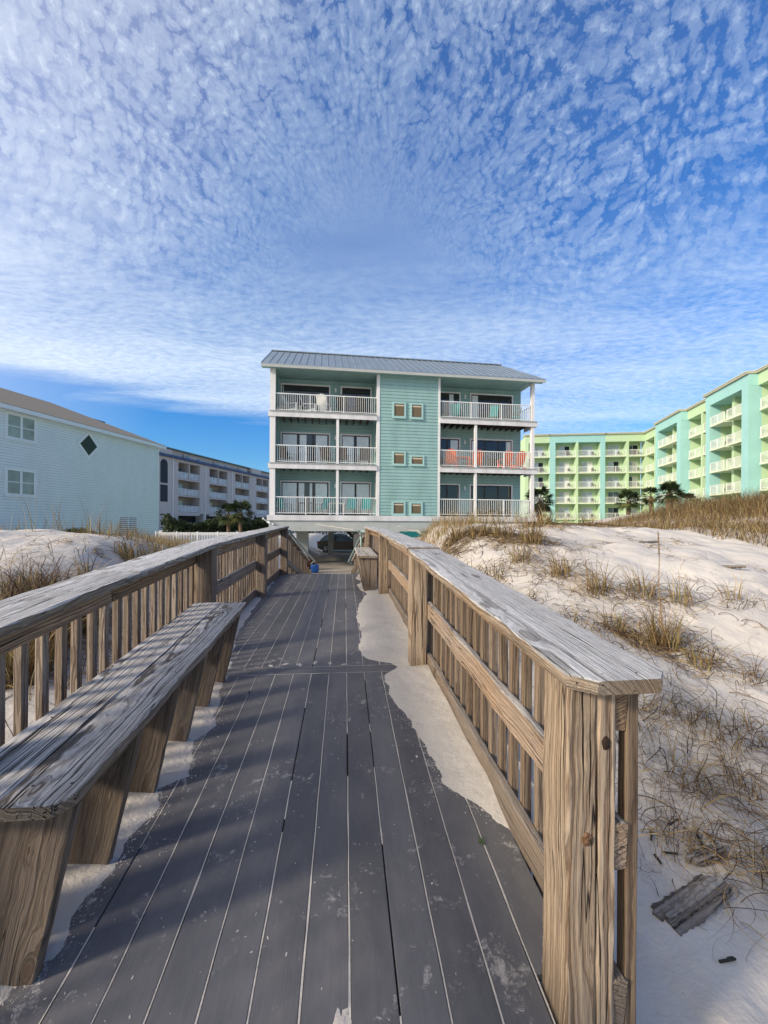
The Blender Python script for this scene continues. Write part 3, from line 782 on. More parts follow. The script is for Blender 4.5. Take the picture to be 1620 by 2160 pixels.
    # sliding doors
    def door(x0,x1,f,panels,curt):
        y=rd; zt=f+2.05
        dr=MB(); t=.085
        dr.box(x0,x0+t,y-.045,y-.003,f+.015,zt+.03); dr.box(x1-t,x1,y-.045,y-.003,f+.015,zt+.03); dr.box(x0+t,x1-t,y-.045,y-.003,zt-.055,zt+.03)
        o=bd(dr,'sliding_door',M['white'])
        a,b=x0+t+.002,x1-t-.002; w=(b-a)/panels; fr=MB()
        for k in range(panels):
            p,q=a+k*w,a+(k+1)*w; yy=y-.040+.006*(k%2)
            e=.045
            fr.box(p,p+e,yy,yy+.025,f+.02,zt-.06); fr.box(q-e,q,yy,yy+.025,f+.02,zt-.06); fr.box(p+e,q-e,yy,yy+.025,zt-.12,zt-.06); fr.box(p+e,q-e,yy,yy+.025,f+.02,f+.10)
        fr.build('door_frame',M['frame'],o,world=False)
        gl=MB()
        for k in range(panels):
            p,q=a+k*w+.045,a+(k+1)*w-.045; yy=y-.030+.006*(k%2); gl.quad((p,yy,f+.10),(q,yy,f+.10),(q,yy,zt-.12),(p,yy,zt-.12))
        gl.build('door_glass',M['glass'],o,world=False,fixn=False)
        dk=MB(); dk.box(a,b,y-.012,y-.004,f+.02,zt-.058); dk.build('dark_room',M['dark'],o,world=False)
        if curt:
            cu=MB()
            for (ca,cb) in curt:
                x=ca; pts=[]
                while x<cb: pts.append((x,y-.0195+.0045*math.sin(x*52+f))); x+=.022
                for (p,q) in zip(pts[:-1],pts[1:]): cu.quad((p[0],p[1],f+.06),(q[0],q[1],f+.06),(q[0],q[1],zt-.08),(p[0],p[1],zt-.08))
            cu.build('curtain',M['curtain'],o,world=False,fixn=False)
    C=[[[(.55,1.45),(1.5,1.85),(2.15,2.4),(2.5,3.2)],[(4.1,4.85),(4.95,5.75)],None,None],
       [[(.55,1.4),(1.55,1.95),(2.5,3.2)],[(4.1,4.8),(4.95,5.7)],[(10.9,11.4)],[(12.3,12.6),(14.6,14.95)]],
       [[(.55,.6)],None,[(10.8,11.1)],[(12.3,12.7)]]]
    for i,f in enumerate(FL):
        door(.42,3.36,f,3,C[i][0]); door(3.97,5.87,f,2,C[i][1]); door(9.79,11.54,f,2,C[i][2]); door(12.17,15.06,f,3,C[i][3])
        for x in (3.67,11.83):
            mb=MB(); mb.box(x-.05,x+.05,rd-.11,rd-.02,f+1.68,f+1.9); mb.box(x-.03,x+.03,rd-.13,rd-.02,f+1.90,f+1.93); bd(mb,'wall_lamp',M['whitep'])
        # side windows of the centre block seen edge on
        mb=MB(); mb.box(6.06,6.095,.45,1.25,f+.95,f+1.95); bd(mb,'side_window_frame',M['white'])
    # small windows of the centre block
    for (xa,xb,za,zb) in [(6.9,7.7,3.1,3.92),(6.9,7.7,5.99,6.83),(6.9,7.7,8.75,9.68),(7.95,8.73,3.1,3.89),(7.95,8.81,6.0,6.62),(7.95,8.73,8.73,9.66)]:
        mb=MB(); t=.105; y0=-.075
        mb.box(xa,xb,y0,-.001,za,za+t); mb.box(xa,xb,y0,-.001,zb-t,zb); mb.box(xa,xa+t,y0,-.001,za+t,zb-t); mb.box(xb-t,xb,y0,-.001,za+t,zb-t)
        mb.box(xa-.03,xb+.03,y0-.03,y0+.02,za-.035,za-.002); o=bd(mb,'window',M['tealtrim'])
        w=MB(); w.box(xa+t+.002,xb-t-.002,-.035,-.012,za+t+.002,zb-t-.002); w.build('window_screen',M['screen'],o,world=False)
        w=MB(); h=.13; w.box(xa+t+.01,xb-t-.01,-.042,-.037,zb-t-.06-h*.6,zb-t-.05); w.build('window_blind',M['blind'],o,world=False)
        w=MB(); e=.018
        w.box(xa+t,xa+t+e,-.05,-.036,za+t,zb-t); w.box(xb-t-e,xb-t,-.05,-.036,za+t,zb-t); w.box(xa+t,xb-t,-.05,-.036,zb-t-e,zb-t); w.box(xa+t,xb-t,-.05,-.036,za+t,za+t+e); w.build('window_sash',M['frame'],o,world=False)
    # roof
    e0,e1=-.42,16.15; yr=4.2; ze=11.33; zr=13.86; yb=8.85
    mb=MB(); th=.05
    hp=.75; n_=[(-.5,ze),(yr,zr),(yb+.05,ze),(yb+.05,ze-th),(yr,zr-th-.02),(-.5,ze-th)]; mb.add([(e0,a_,b_) for a_,b_ in n_]+[(e1-(hp if a_==yr else 0),a_,b_) for a_,b_ in n_],[(0,1,7,6),(1,2,8,7),(2,3,9,8),(3,4,10,9),(4,5,11,10),(5,0,6,11),(0,5,4,1),(1,4,3,2),(6,7,10,11),(7,8,9,10)]); bd(mb,'roof_panel',M['metal'])
    mb=MB(); sl=(zr-ze)/(yr+.5); x=e0
    while x<e1+.01:
        tt=min(1,(e1-x+.01)/hp)
        for (ya,za,yb_,zb_) in ((-.5,ze,-.5+(yr+.5)*tt,ze+(zr-ze)*tt),(yr,zr,yb,ze)):
            if ya>0 and tt<1: continue
            mb.add([(x-.018,ya,za),(x+.018,ya,za),(x+.018,yb_,zb_),(x-.018,yb_,zb_),(x-.012,ya,za+.035),(x+.012,ya,za+.035),(x+.012,yb_,zb_+.035),(x-.012,yb_,zb_+.035)],[(0,1,5,4),(4,5,6,7),(0,4,7,3),(1,2,6,5),(2,3,7,6)])
        x+=.4
    bd(mb,'roof_ribs',M['metal'])
    mb=MB(); mb.box(e0-.02,e1-hp,yr-.12,yr+.12,zr-.01,zr+.05); bd(mb,'ridge_cap',M['metal'])
    mb=MB(); mb.box(e0,e1,-.52,-.48,ze-.20,ze-.055); bd(mb,'eave_fascia',M['stucco'])
    mb=MB(); mb.box(e0,e1,-.48,.0,ze-.12,ze-.06); bd(mb,'eave_soffit',M['teal'])
    for x in (e0+.42,15.25):   # gable ends
        mb=MB(); mb.prism([(0,TOP),(yr,zr-.1),(yb-.4,TOP)],x,x+.12,'x'); bd(mb,'gable_wall',M['teal'])
    mb=MB(); mb.prism([(4.4,11.4),(7.7,14.03),(11.0,11.4)],4.9,11.2,'y'); bd(mb,'rear_roof',M['metal'])
    # flood lamps at the left corner
    mb=MB(); mb.box(-.10,.02,-.24,-.10,2.62,2.74); mb.tube([(-.02,-.2,2.66),(.10,-.42,2.58)],[.035,.075],10); mb.tube([(.05,-.2,2.62),(.28,-.36,2.52)],[.035,.075],10); mb.tube([(-.1,-.15,2.7),(-.30,-.30,2.86)],[.03,.05],8)
    bd(mb,'flood_lamp',M['whitep'],smooth=False)
    # mast of weathered metal on right bay ground floor
    return B
TB=teal_house()
def tloc(x,y,z):
    c,s=math.cos(TA),math.sin(TA); return (-4.1766+x*c-y*s,23.531+x*s+y*c,z)

# chairs on the balconies ------------------------------------------
def adirondack(mat,name,label,group):
    r=empty(name,(0,0,0),0,label,'chair',group)
    mb=MB(); out=[(-.28,.30),(.28,.30)]
    for k in (4,3,2,1,0):
        hh=.72+.10*math.cos((k-2)*.7); x0=-.28+k*.112+.02*(k-2); out+=[(x0+.106,.30+hh),(x0+.012,.30+hh+.01),(x0+.003,.30+hh-.14)]
    v=[(x,.28+.34*(z-.3)/.8,z) for x,z in out]+[(x,.305+.34*(z-.3)/.8,z) for x,z in out]; n_=len(out)
    mb.add(v,[tuple(range(n_)),tuple(range(n_,2*n_))[::-1]]+[(i,(i+1)%n_,n_+(i+1)%n_,n_+i) for i in range(n_)])
    mb.build('backrest',mat,r,world=False)
    mb=MB(); mb.add([(-.28,-.3,.38),(.28,-.3,.38),(.28,.32,.26),(-.28,.32,.26),(-.28,-.3,.35),(.28,-.3,.35),(.28,.32,.23),(-.28,.32,.23)],[(0,1,2,3),(7,6,5,4),(0,4,5,1),(1,5,6,2),(2,6,7,3),(3,7,4,0)]); mb.build('seat',mat,r,world=False)
    for s in (-1,1):
        mb=MB(); mb.box(s*.30-.07*(s<0)*1-.0,s*.30+.07*(s>0),-.38,.36,.58,.605); mb.build('armrest',mat,r,world=False)
        mb=MB(); mb.box(s*.31-.02,s*.31+.02,-.32,-.22,0,.58); mb.build('leg',mat,r,world=False)
        mb=MB(); mb.prism([(-.3,.30),(-.3,.38),(.62,.10),(.62,0),(.52,0)],s*.27-.015,s*.27+.015,'x'); mb.build('leg',mat,r,world=False)
    return r
def sling(matf,matm,name,label,group):
    r=empty(name,(0,0,0),0,label,'chair',group)
    mb=MB(); mb.add([(.26,.22,.40),(-.26,.22,.40),(.26,.40,1.02),(-.26,.40,1.02),(.26,.415,1.01),(-.26,.415,1.01),(.26,.235,.37),(-.26,.235,.37)],[(1,0,2,3),(4,6,7,5),(2,4,5,3),(0,6,4,2),(1,3,5,7),(0,1,7,6)]); mb.build('backrest',matf,r,world=False,fixn=False)
    mb=MB(); mb.box(-.26,.26,-.24,.21,.40,.42); mb.build('seat',matf,r,world=False)
    for s in (-1,1):
        mb=MB(); mb.tube([(s*.28,-.26,0),(s*.28,-.24,.62),(s*.28,.25,.62),(s*.27,.30,.72)],.016,6); mb.tube([(s*.28,.40,1.02),(s*.27,.22,.40),(s*.28,.34,0)],.016,6); mb.build('frame',matm,r,world=False)
    return r
def rocker(label):
    r=adirondack(M['whitep'],'rocking_chair',label,'white rocking chairs')
    return r
def place(src,x,y,z,rz,label,first):
    o=src if first else copy_tree(src)
    o.location=tloc(x,y,z); o.rotation_euler=(0,0,TA+rz); o['label']=label; return o
s0=sling(M['turq'],M['blackm'],'patio_chair','x','turquoise sling chairs')
for i,(x,rz,l) in enumerate([(.75,2.4,'turquoise sling chair at the left end of the lowest left balcony'),(2.85,-2.2,'turquoise sling chair left of the white column on the lowest left balcony'),(4.55,.2,'turquoise sling chair just right of the white column on the lowest left balcony'),(5.45,.1,'turquoise sling chair at the right end of the lowest left balcony')]):
    place(s0,x,.85,3.085,rz+(math.pi if i>1 else 0)*1,l,i==0)
for x,rz,l in [(9.98,.3,'turquoise chair at the left end of the top right balcony'),(11.05,2.6,'turquoise chair in front of the dark glass left of centre on the top right balcony'),(13.35,3.1,'turquoise chair at the middle of the top right balcony'),(14.85,-2.0,'turquoise chair at the right end of the top right balcony by the corner column')]:
    place(s0,x,.85,8.875,rz,l,False)
s1=sling(M['dkbrown'],M['blackm'],'patio_chair','x','dark sling chairs')
for i,(x,rz,l) in enumerate([(.85,2.6,'dark chair at the left end of the middle left balcony'),(3.12,2.9,'dark chair left of the white column on the middle left balcony'),(4.1,3.0,'dark chair right of the white column on the middle left balcony'),(5.35,3.1,'dark chair at the right end of the middle left balcony')]):
    place(s1,x,.85,5.985,rz,l,i==0)
a0=adirondack(M['dkbrown'],'adirondack_chair','x','dark adirondack chairs')
place(a0,4.05,.8,8.875,3.0,'dark adirondack chair in the middle of the top left balcony',True)
place(a0,5.1,.8,8.875,3.2,'dark adirondack chair at the right end of the top left balcony',False)
w0=adirondack(M['whitep'],'adirondack_chair','x','white chairs of the top left balcony')
for i,(x,rz,l) in enumerate([(1.25,1.2,'tall white chair nearest the left end of the top left balcony'),(2.2,1.5,'white chair in front of the dark door on the top left balcony'),(3.0,2.8,'white round backed chair left of the wall lamp on the top left balcony')]):
    place(w0,x,.8,8.875,rz,l,i==0)
o0=adirondack(M['orange'],'adirondack_chair','x','orange adirondack chairs')
for i,(x,rz,l) in enumerate([(10.65,2.9,'orange adirondack chair left of the railing post on the middle right balcony'),(12.3,3.0,'orange adirondack chair just right of the white column on the middle right balcony'),(14.15,3.2,'orange adirondack chair second from the right end of the middle right balcony'),(14.98,3.2,'orange adirondack chair at the right end of the middle right balcony')]):
    place(o0,x,.8,5.985,rz,l,i==0)
def ptable(mat,loc,label,group=None):
    r=empty('side_table',loc,TA,label,'table')
    mb=MB(); mb.box(-.45,.45,-.3,.3,.68,.72); mb.build('tabletop',mat,r,world=False)
    for x in(-.4,.4):
        for y in (-.25,.25): mb=MB(); mb.box(x-.03,x+.03,y-.03,y+.03,0,.68); mb.build('leg',mat,r,world=False)
ptable(M['orange'],tloc(11.4,.85,5.985),'orange slatted table left of the white column on the middle right balcony')
ptable(M['blackm'],tloc(1.95,.9,3.085),'low black table between the turquoise chairs of the lowest left balcony')
ptable(M['whitep'],tloc(3.75,1.0,3.085),'white table behind the white column on the lowest left balcony')
ptable(M['whitep'],tloc(.62,.7,8.2),'white low table at the far left of the top left balcony')
bpy.data.objects['side_table.003'].location.z=8.875; bpy.data.objects['side_table.003'].scale=(.6,.8,.5)

# garage level ------------------------------------------------------
mb=MB(); mb.box(-3,18,-3,13.9,-.3,.03); o=mb.build('garage_floor',M['concrete'],None); o.location=(-4.1766,23.531,0); o.rotation_euler=(0,0,TA); settag(o,kind='structure')
mb=MB(); mb.box(-60,70,14.0,40,-.3,.025); o=mb.build('road',M['asphalt'],None); o.location=(-4.1766,23.531,0); o.rotation_euler=(0,0,TA); settag(o,kind='structure')
mb=MB(); mb.box(-60,70,21,21.15,.026,.030); mb.box(-60,70,40.0,43,-.2,.15); o=mb.build('pavement',M['stucco'],None); o.location=(-4.1766,23.531,0); o.rotation_euler=(0,0,TA); settag(o,kind='structure')
def car():
    r=empty('parked_car',tloc(2.45,13.0,.03),TA,'taupe grey hatchback parked behind the pier under the teal apartment house','car')
    L=4.35; 
    prof=[(.02,.42),(.0,.72),(.05,.95),(.30,1.02),(1.0,1.04),(2.9,1.00),(3.9,.86),(4.28,.72),(4.35,.5),(4.33,.30),(4.0,.24),(.25,.24)]
    mb=MB(); n=len(prof); sec=[]
    for y,s in ((-.90,.97),(-.78,1.0),(.78,1.0),(.90,.97)):
        sec.append([(2.17+(x-2.17)*s,y,.24+(z-.24)*(s if abs(y)>.8 else 1)) for x,z in prof])
    v=[p for q in sec for p in q]; f=[]
    for i in range(3):
        for j in range(n): k=(j+1)%n; f.append((i*n+j,i*n+k,(i+1)*n+k,(i+1)*n+j))
    f.append(tuple(range(n))); f.append(tuple(range(3*n,4*n))); mb.add(v,f); mb.build('body',M['carpaint'],r,world=False)
    mb=MB(); gp=[(.22,1.02),(.62,1.42),(1.1,1.55),(2.0,1.58),(2.55,1.50),(3.35,1.0)]
    a=[(x,-.80,z) for x,z in gp]; t=[(x,-.62 if 0<i<5 else -.80,z) for i,(x,z) in enumerate(gp)]
    v=[(x,(-.62 if 0<i<5 else -.82),z) for i,(x,z) in enumerate(gp)]+[(x,(.62 if 0<i<5 else .82),z) for i,(x,z) in enumerate(gp)]
    f=[(i,i+1,7+i,6+i) for i in range(5)]+[tuple(range(6)),tuple(range(6,12))]
    mb.add(v,f); mb.build('greenhouse',M['hglass'],r,world=False)
    mb=MB(); mb.prism([(.55,1.40),(.62,1.45),(1.1,1.585),(2.0,1.615),(2.6,1.51),(2.5,1.49),(2.0,1.565),(1.1,1.535)],-.64,.64,'y'); mb.build('roof',M['carpaint'],r,world=False)
    mb=MB(); mb.prism([(1.45,1.0),(1.50,1.54),(1.57,1.54),(1.58,1.0)],-.835,-.63,'y'); mb.build('door_pillar',M['blackm'],r,world=False)
    for x in (.75,3.35):
        for s in (-1,1):
            w=MB(); w.cyl((x,s*.80-.11,.34),.335,.22,24,'y'); o=w.build('wheel',M['rubber'],r,world=False)
            w=MB(); yy=s*.93
            for k in range(7):
                t=2*math.pi*k/7; w.tube([(x,yy-.005,.34),(x+.21*math.cos(t),yy-.005,.34+.21*math.sin(t))],[.05,.035],5)
            w.tube([(x+.225*math.cos(q*math.pi/12),yy-.01,.34+.225*math.sin(q*math.pi/12)) for q in range(25)],.02,6)
            w.build('rim',M['chrome'],o,world=False)
    for s in (-1,1):
        mb=MB(); mb.box(-.01,.28,s*.86-.07,s*.86+.07,.80,.94); mb.build('tail_lamp',M['taillight'],r,world=False)
    mb=MB(); mb.prism([(.28,1.04),(.60,1.40),(.56,1.43),(.20,1.06)],-.55,.55,'y'); mb.build('rear_window',M['white'],r,world=False)
    mb=MB(); mb.box(.3,4.1,-.89,-.86,.24,.34); mb.build('sill',M['blackm'],r,world=False)
car()
# stair inside the garage
r=empty('staircase',tloc(4.6,11.6,0),TA,'dark stair with white balusters under the teal house behind the car','staircase')
mb=MB(); mb.add([(-.9,0,2.9),(-.5,0,2.9),(1.6,0,.9),(1.6,0,.55),(-.9,.06,2.9),(-.5,.06,2.9),(1.6,.06,.9),(1.6,.06,.55)],[(0,1,2,3),(7,6,5,4),(0,4,5,1),(1,5,6,2),(2,6,7,3),(3,7,4,0)]); mb.build('stringer',M['soffit'],r,world=False)
mb=MB()
for k in range(7): x=.25+k*.16; mb.box(x,x+.04,0.08,.12,1.9-.0*k,2.9)
mb.build('baluster_panel',M['rail_white'],r,world=False)
mb=MB(); mb.box(-.2,.2,-.02,.02,0,.82); mb.box(-.2,.2,-.03,-.02,.0,.82); o=mb.build('notice_board',M['whitep'],None); o.location=tloc(5.18,4.0,1.03); o.rotation_euler=(0,0,TA); settag(o,'plain white board standing under the teal house right of the parked car','board')
mb=MB(); mb.box(-.03,.03,-.03,.03,-1.0,0); q=mb.build('board_post',M['whitep'],None); q.parent=o
# blue tub and reddish plant
mb=MB(); mb.tube([(0,0,0),(0,0,.1),(0,0,.38),(0,0,.43)],[.16,.21,.22,.20],18); o=mb.build('tub',M['bluep'],None,smooth=False); o.location=(-1.55,22.0,.0); settag(o,'round blue plastic tub on the ground at the foot of the steps','tub')
# shade sail and hammock slung at the front of the house
def P3(a,b,t): return tuple(a[i]+(b[i]-a[i])*t for i in range(3))
def sail():
    r=empty('shade_sail',tloc(7,-1.2,2.2),TA,'turquoise cloth sail strung low on pale ropes in front of the teal house','shade sail')
    A=(3.35,-1.0,2.45);B=(7.0,-1.3,1.92);Cc=(12.0,-1.0,2.15); D2=(8.5,-2.2,2.25)
    mb=MB(); n=16; top=[];bot=[]
    def row(a,b,sag,w):
        pts=[]
        for i in range(n+1):
            t=i/n; p=P3(a,b,t); pts.append((p[0],p[1],p[2]-sag*4*t*(1-t)))
        return pts
    e1=row((4.6,-1.0,2.27),(9.0,-2.0,2.28),.10,0); e2=row((5.0,-1.0,2.20),(8.0,-1.2,1.85),-.02,0); e3=row((7.7,-1.0,1.86),(12.3,-1.0,2.16),.02,0)
    e1b=row((9.0,-2.0,2.28),(12.3,-1.0,2.16),.06,0)
    f=[]
    v=e1+e2; f=[(i,i+1,n+2+i,n+1+i) for i in range(n)]; mb.add(v,f)
    v=e1b+e3; mb.add(v,f)
    off=tuple(r.location)
    mb.build('cloth',M['sail'],r,world=False,fixn=False).location=(-7+0,1.2,-2.2)
    m2=MB(); m2.tube([(2.6,-.2,2.55),(4.6,-1.0,2.27)],.018,6); m2.tube([(12.3,-1,2.16),(14,-.2,2.0)],.018,6); m2.tube([(9.0,-2.0,2.28),(6.6,-3.5,2.45)],.015,6); m2.tube([(12.3,-1,2.16),(8,-1.5,1.78)],.02,6)
    m2.build('rope',M['rope'],r,world=False).location=(-7,1.2,-2.2)
sail()
def hammock():
    r=empty('hammock',tloc(9.3,-3.2,2.0),TA,'pale grey net hammock hanging behind the right railing in front of the teal house','hammock')
    mb=MB(); n=14; v=[];f=[]
    for i in range(n+1):
        t=i/n; x=-1.7+3.4*t; z=-.28+.52*(abs(2*t-1)**2.2); w=.42*math.sin(math.pi*min(1,max(0,t)))**.5
        for k in range(5): q=-1+k/2; v.append((x,w*q,z+.10*q*q*0+.13*abs(q)))
    for i in range(n):
        for k in range(4): f.append((i*5+k,i*5+k+1,(i+1)*5+k+1,(i+1)*5+k))
    mb.add(v,f); mb.build('hammock_bed',M['net'],r,world=False,fixn=False)
    mb=MB(); mb.tube([(-1.7,0,.24),(-2.6,.1,.5)],.02,6); mb.tube([(1.7,0,.24),(2.6,.2,.45)],.02,6); mb.build('rope',M['rope'],r,world=False)
hammock()

# ------------------------------------------------------------------ mint house (left)
def mint_house():
    rz=R(75.408); B=empty('mint_house',(-17.3566,23.0462,0),rz,'pale mint clapboard house with a tan shingle roof and a diamond window','building')
    bd=lambda mb,n,m,**k: mb.build(n,m,B,world=False,**k)
    x0,x1=-4.5,11.24; D=11; zt=8.35
    mb=MB(); mb.box(x0,x1,0,D,.3,zt); bd(mb,'wall',M['mint'])
    mb=MB(); holes=[(-.02,1.5,6.95,8.25),(-.02,1.5,4.0,5.36),(7.35,9.0,1.78,3.0)]
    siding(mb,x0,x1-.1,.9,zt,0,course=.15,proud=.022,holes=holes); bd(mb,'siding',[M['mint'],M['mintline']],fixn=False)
    mb=MB(); mb.box(x1-.12,x1+.02,-.02,.1,.9,zt); bd(mb,'corner_board',M['minttrim'])
    for (xa,xb,za,zb) in holes[:2]:
        mb=MB(); t=.13; y=-.03
        mb.box(xa-.08,xb+.08,y,0,zb-.08,zb+.06); mb.box(xa-.08,xb+.08,y,0,za-.08,za+.08); mb.box(xa-.08,xa+.08,y,0,za+.08,zb-.08); mb.box(xb-.08,xb+.08,y,0,za+.08,zb-.08)
        xm=(xa+xb)/2; mb.box(xm-.06,xm+.06,y,0,za+.08,zb-.08); mb.box(xa-.1,xb+.14,y-.04,y-.002,za-.11,za-.05)
        o=bd(mb,'window',M['minttrim'])
        for (p,q) in ((xa+.08,xm-.06),(xm+.06,xb-.08)):
            w=MB(); w.box(p+.002,q-.002,-.012,-.006,za+.082,zb-.082); w.build('window_pane',M['mintglass'],o,world=False)
            w=MB(); zm=(za+zb)/2; w.box(p,q,-.028,-.013,zm-.02,zm+.02); w.build('sash_bar',M['minttrim'],o,world=False)
    cx,cz=4.88,7.43
    def dia(w,h): return [(cx-w,cz),(cx,cz+h),(cx+w,cz),(cx,cz-h)]
    mb=MB(); mb.prism(dia(.86,.90),-.035,-.001,'y'); o=bd(mb,'diamond_window',M['minttrim'])
    w=MB(); w.prism(dia(.62,.66),-.041,-.037,'y'); w.build('window_pane',M['dgreen'],o,world=False)
    mb=MB(); xa,xb,za,zb=holes[2]; mb.box(xa-.07,xb+.07,-.03,0,zb-.02,zb+.1); mb.box(xa-.07,xa+.05,-.03,0,za,zb-.02); mb.box(xb-.05,xb+.07,-.03,0,za,zb-.02); mb.box((xa+xb)/2-.04,(xa+xb)/2+.04,-.03,0,za,zb-.02); o=bd(mb,'vent_frame',M['minttrim'])
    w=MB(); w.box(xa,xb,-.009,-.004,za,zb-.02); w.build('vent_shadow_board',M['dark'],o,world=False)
    w=MB(); z=za+.04
    while z<zb-.1: w.add([(xa+.05,-.028,z),(xb-.05,-.028,z),(xb-.05,-.012,z+.085),(xa+.05,-.012,z+.085)],[(0,1,2,3)]); z+=.135
    w.build('vent_slats',M['minttrim'],o,world=False,fixn=False)
    # fascia, gutter and roof
    mb=MB(); mb.box(x0-.3,x1+.35,-.42,-.36,zt-.02,zt+.20); mb.box(x0-.3,x1+.35,-.36,0,zt+.0,zt+.05); mb.box(x1+.02,x1+.35,0,.3,zt,zt+.2); bd(mb,'gutter',M['minttrim'])
    mb=MB(); zr=10.95; yr=5.2
    v=[(x0-.3,-.42,zt+.22),(x1+.35,-.42,zt+.22),(x1-4.0,yr,zr),(x0-.3,yr,zr),(x1+.35,D+.4,zt+.22),(x0-.3,D+.4,zt+.22)]
    v=[(x0-.3,-.42,zt+.22),(x1+.35,-.42,zt+.22),(7.0,yr,zr),(x0-.3,yr,zr),(x1+.35,D+.4,zt+.22),(x0-.3,D+.4,zt+.22)]
    mb.add(v,[(0,1,2,3),(1,4,2),(4,5,3,2),(0,3,5),(0,5,4,1)]); bd(mb,'roof',M['shingle'])
    mb=MB(); mb.box(6.6,10.6,4.3,4.36,9.7,10.35); mb.box(6.5,10.7,4.26,4.4,10.35,10.42,1); mb.box(10.55,10.7,4.3,4.4,9.0,10.35,1); bd(mb,'roof_deck_parapet',[M['htrim'],M['frame']])
M['dgreen']=plain('dark_green_glass',(.012,.028,.024),.35,.5,2,spec=.25)
M['mintglass']=plain('dusty_window_glass',(.20,.26,.26),.12,.4,1.2,spec=.7)
mint_house()

# ------------------------------------------------------------------ beige condominium (left rear)
def pick_rail(L,h,sp,w,postsp,name,mat,panel=None):
    mb=MB(); mb.box(0,L,-.03,.03,h-.06,h); mb.box(0,L,-.02,.02,.08,.13)
    n=int(L/sp)
    for k in range(1,n): x=L*k/n; mb.box(x-w/2,x+w/2,-.01,.01,.13,h-.06)
    m=max(1,round(L/postsp))
    for k in range(m+1): x=min(L-.03,max(.03,L*k/m)); mb.box(x-.035,x+.035,-.035,.035,0,h)
    o=mb.build(name,mat,None,world=False); return o
def condo():
    u=(-30.028,70.860); rz=R(73.5775); B=empty('condominium',(u[0],u[1],0),rz,'beige stuccoed condominium block with a blue roof band and white balcony railings','building')
    bd=lambda mb,n,m,**k: mb.build(n,m,B,world=False,**k)
    fl=[4.19,7.2,10.1]; zt=13.35; D=14; rd=1.8
    bays=[(4.3,10.24),(13.29,19.46),(22.5,28.5),(31.8,37.8),(41,47)]
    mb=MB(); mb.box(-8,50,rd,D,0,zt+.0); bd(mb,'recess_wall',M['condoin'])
    # face walls between bays
    xs_=[(-8,4.3)]+[(bays[i][1],bays[i+1][0]) for i in range(4)]+[(47,50)]
    for i,(a,b) in enumerate(xs_):
        mb=MB()
        if i==0: mb.box(a,b,0,rd,0,zt)
        else: mb.box(a,b,0,rd,3.9,zt); mb.box((a+b)/2-.35,(a+b)/2+.35,0,rd,0,3.9)
        bd(mb,'pilaster_wall',M['condo'])
        mb=MB(); xm=a+(b-a)*.56 if i else 2.9; mb.box(xm-.07,xm+.07,-.12,-.01,.5,zt); bd(mb,'downpipe',M['white'])
    for (a,b) in bays:
        mb=MB(); mb.box(a,b,.0,rd,3.55,4.19)
        for f in fl[1:]: mb.box(a,b,0,rd,f-.28,f)
        mb.box(a,b,0,rd,12.9,zt); bd(mb,'balcony_slab',M['condo'])
        mb=MB(); xm=(a+b)/2; mb.box(xm-.12,xm+.12,.02,rd,10.1,12.9); bd(mb,'balcony_divider',M['condo'])
        for f in fl:
            mb=MB(); mb.box(a+1.6,a+3.4,rd-.05,rd-.01,f+.01,f+2.1); bd(mb,'balcony_door',M['hglass'])
    src=pick_rail(5.9,1.15,.85,.03,.98,'balcony_railing',M['rail_white']); src.parent=B
    mbg=MB(); mbg.box(.05,5.85,-.012,.012,.13,1.05)
    gsrc=mbg.build('railing_panel',M['panel'],None,world=False); gsrc.parent=src
    first=True
    for (a,b) in bays:
        for f in fl:
            if first: src.location=(a+.02,.12,f); first=False
            else:
                c=inst(src,(a+.02,.12,f),B); c.scale=((b-a-.04)/5.9,1,1); g=gsrc.copy(); COL.objects.link(g); g.parent=c
    # stair tower window
    mb=MB(); pts=[(-.05,8.9),(1.65,8.9),(1.65,12.0)]+[(.8+.85*math.cos(t*math.pi/10),12.0+.85*math.sin(t*math.pi/10)) for t in range(1,10)]+[(-.05,12.0)]
    mb.prism(pts,-.03,-.005,'y'); bd(mb,'arched_window',M['navy'])
    mb=MB(); mb.box(-.05,1.65,-.03,-.005,5.8,8.6); bd(mb,'stair_window',M['navy'])
    mb=MB(); mb.box(1.55,2.3,-.02,-.004,0,3.9); bd(mb,'entrance_opening',M['dark'])
    mb=MB(); mb.prism([(-.5,13.3),(-.5,13.45),(.1,13.85),(.1,13.3)],-8,50,'x'); bd(mb,'roof_band',M['blue'])
    mb=MB(); mb.box(-8,50,1.2,D,zt,14.95); mb.box(-3.5,3.0,.2,1.2,zt,14.7); mb.box(30.0,34.5,.2,1.2,zt,15.0); bd(mb,'penthouse_wall',M['condo'])
    for k in range(5):
        x=7.0+k*9.2
        mb=MB(); mb.box(x,x+5.0,.9,1.19,13.7,14.6); bd(mb,'dormer',M['condo'])
        for q in (.4,3.6): mb=MB(); mb.box(x+q,x+q+1.0,.85,.89,13.8,14.4); bd(mb,'dormer_window',M['hglass'])
    mb=MB(); mb.box(-8.2,50.2,.6,D+.2,14.96,15.15)
    for x in (4,14,24,34): mb.box(x,x+2.4,2.5,5,15.15,15.6)
    bd(mb,'roof',M['greenroof'])
    mb=MB(); mb.box(4.3,47,.4,rd-.01,2.0,2.3); bd(mb,'ground_level_beam',M['condo'])
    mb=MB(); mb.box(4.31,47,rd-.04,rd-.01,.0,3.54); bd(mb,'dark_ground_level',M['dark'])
M['navy']=plain('dark_navy_glass',(.010,.018,.03),.5,.2,.5,spec=.2)
M['panel']=plain('frosted_balcony_panel',(.40,.42,.44),.35,.25,.9,spec=.4)
condo()

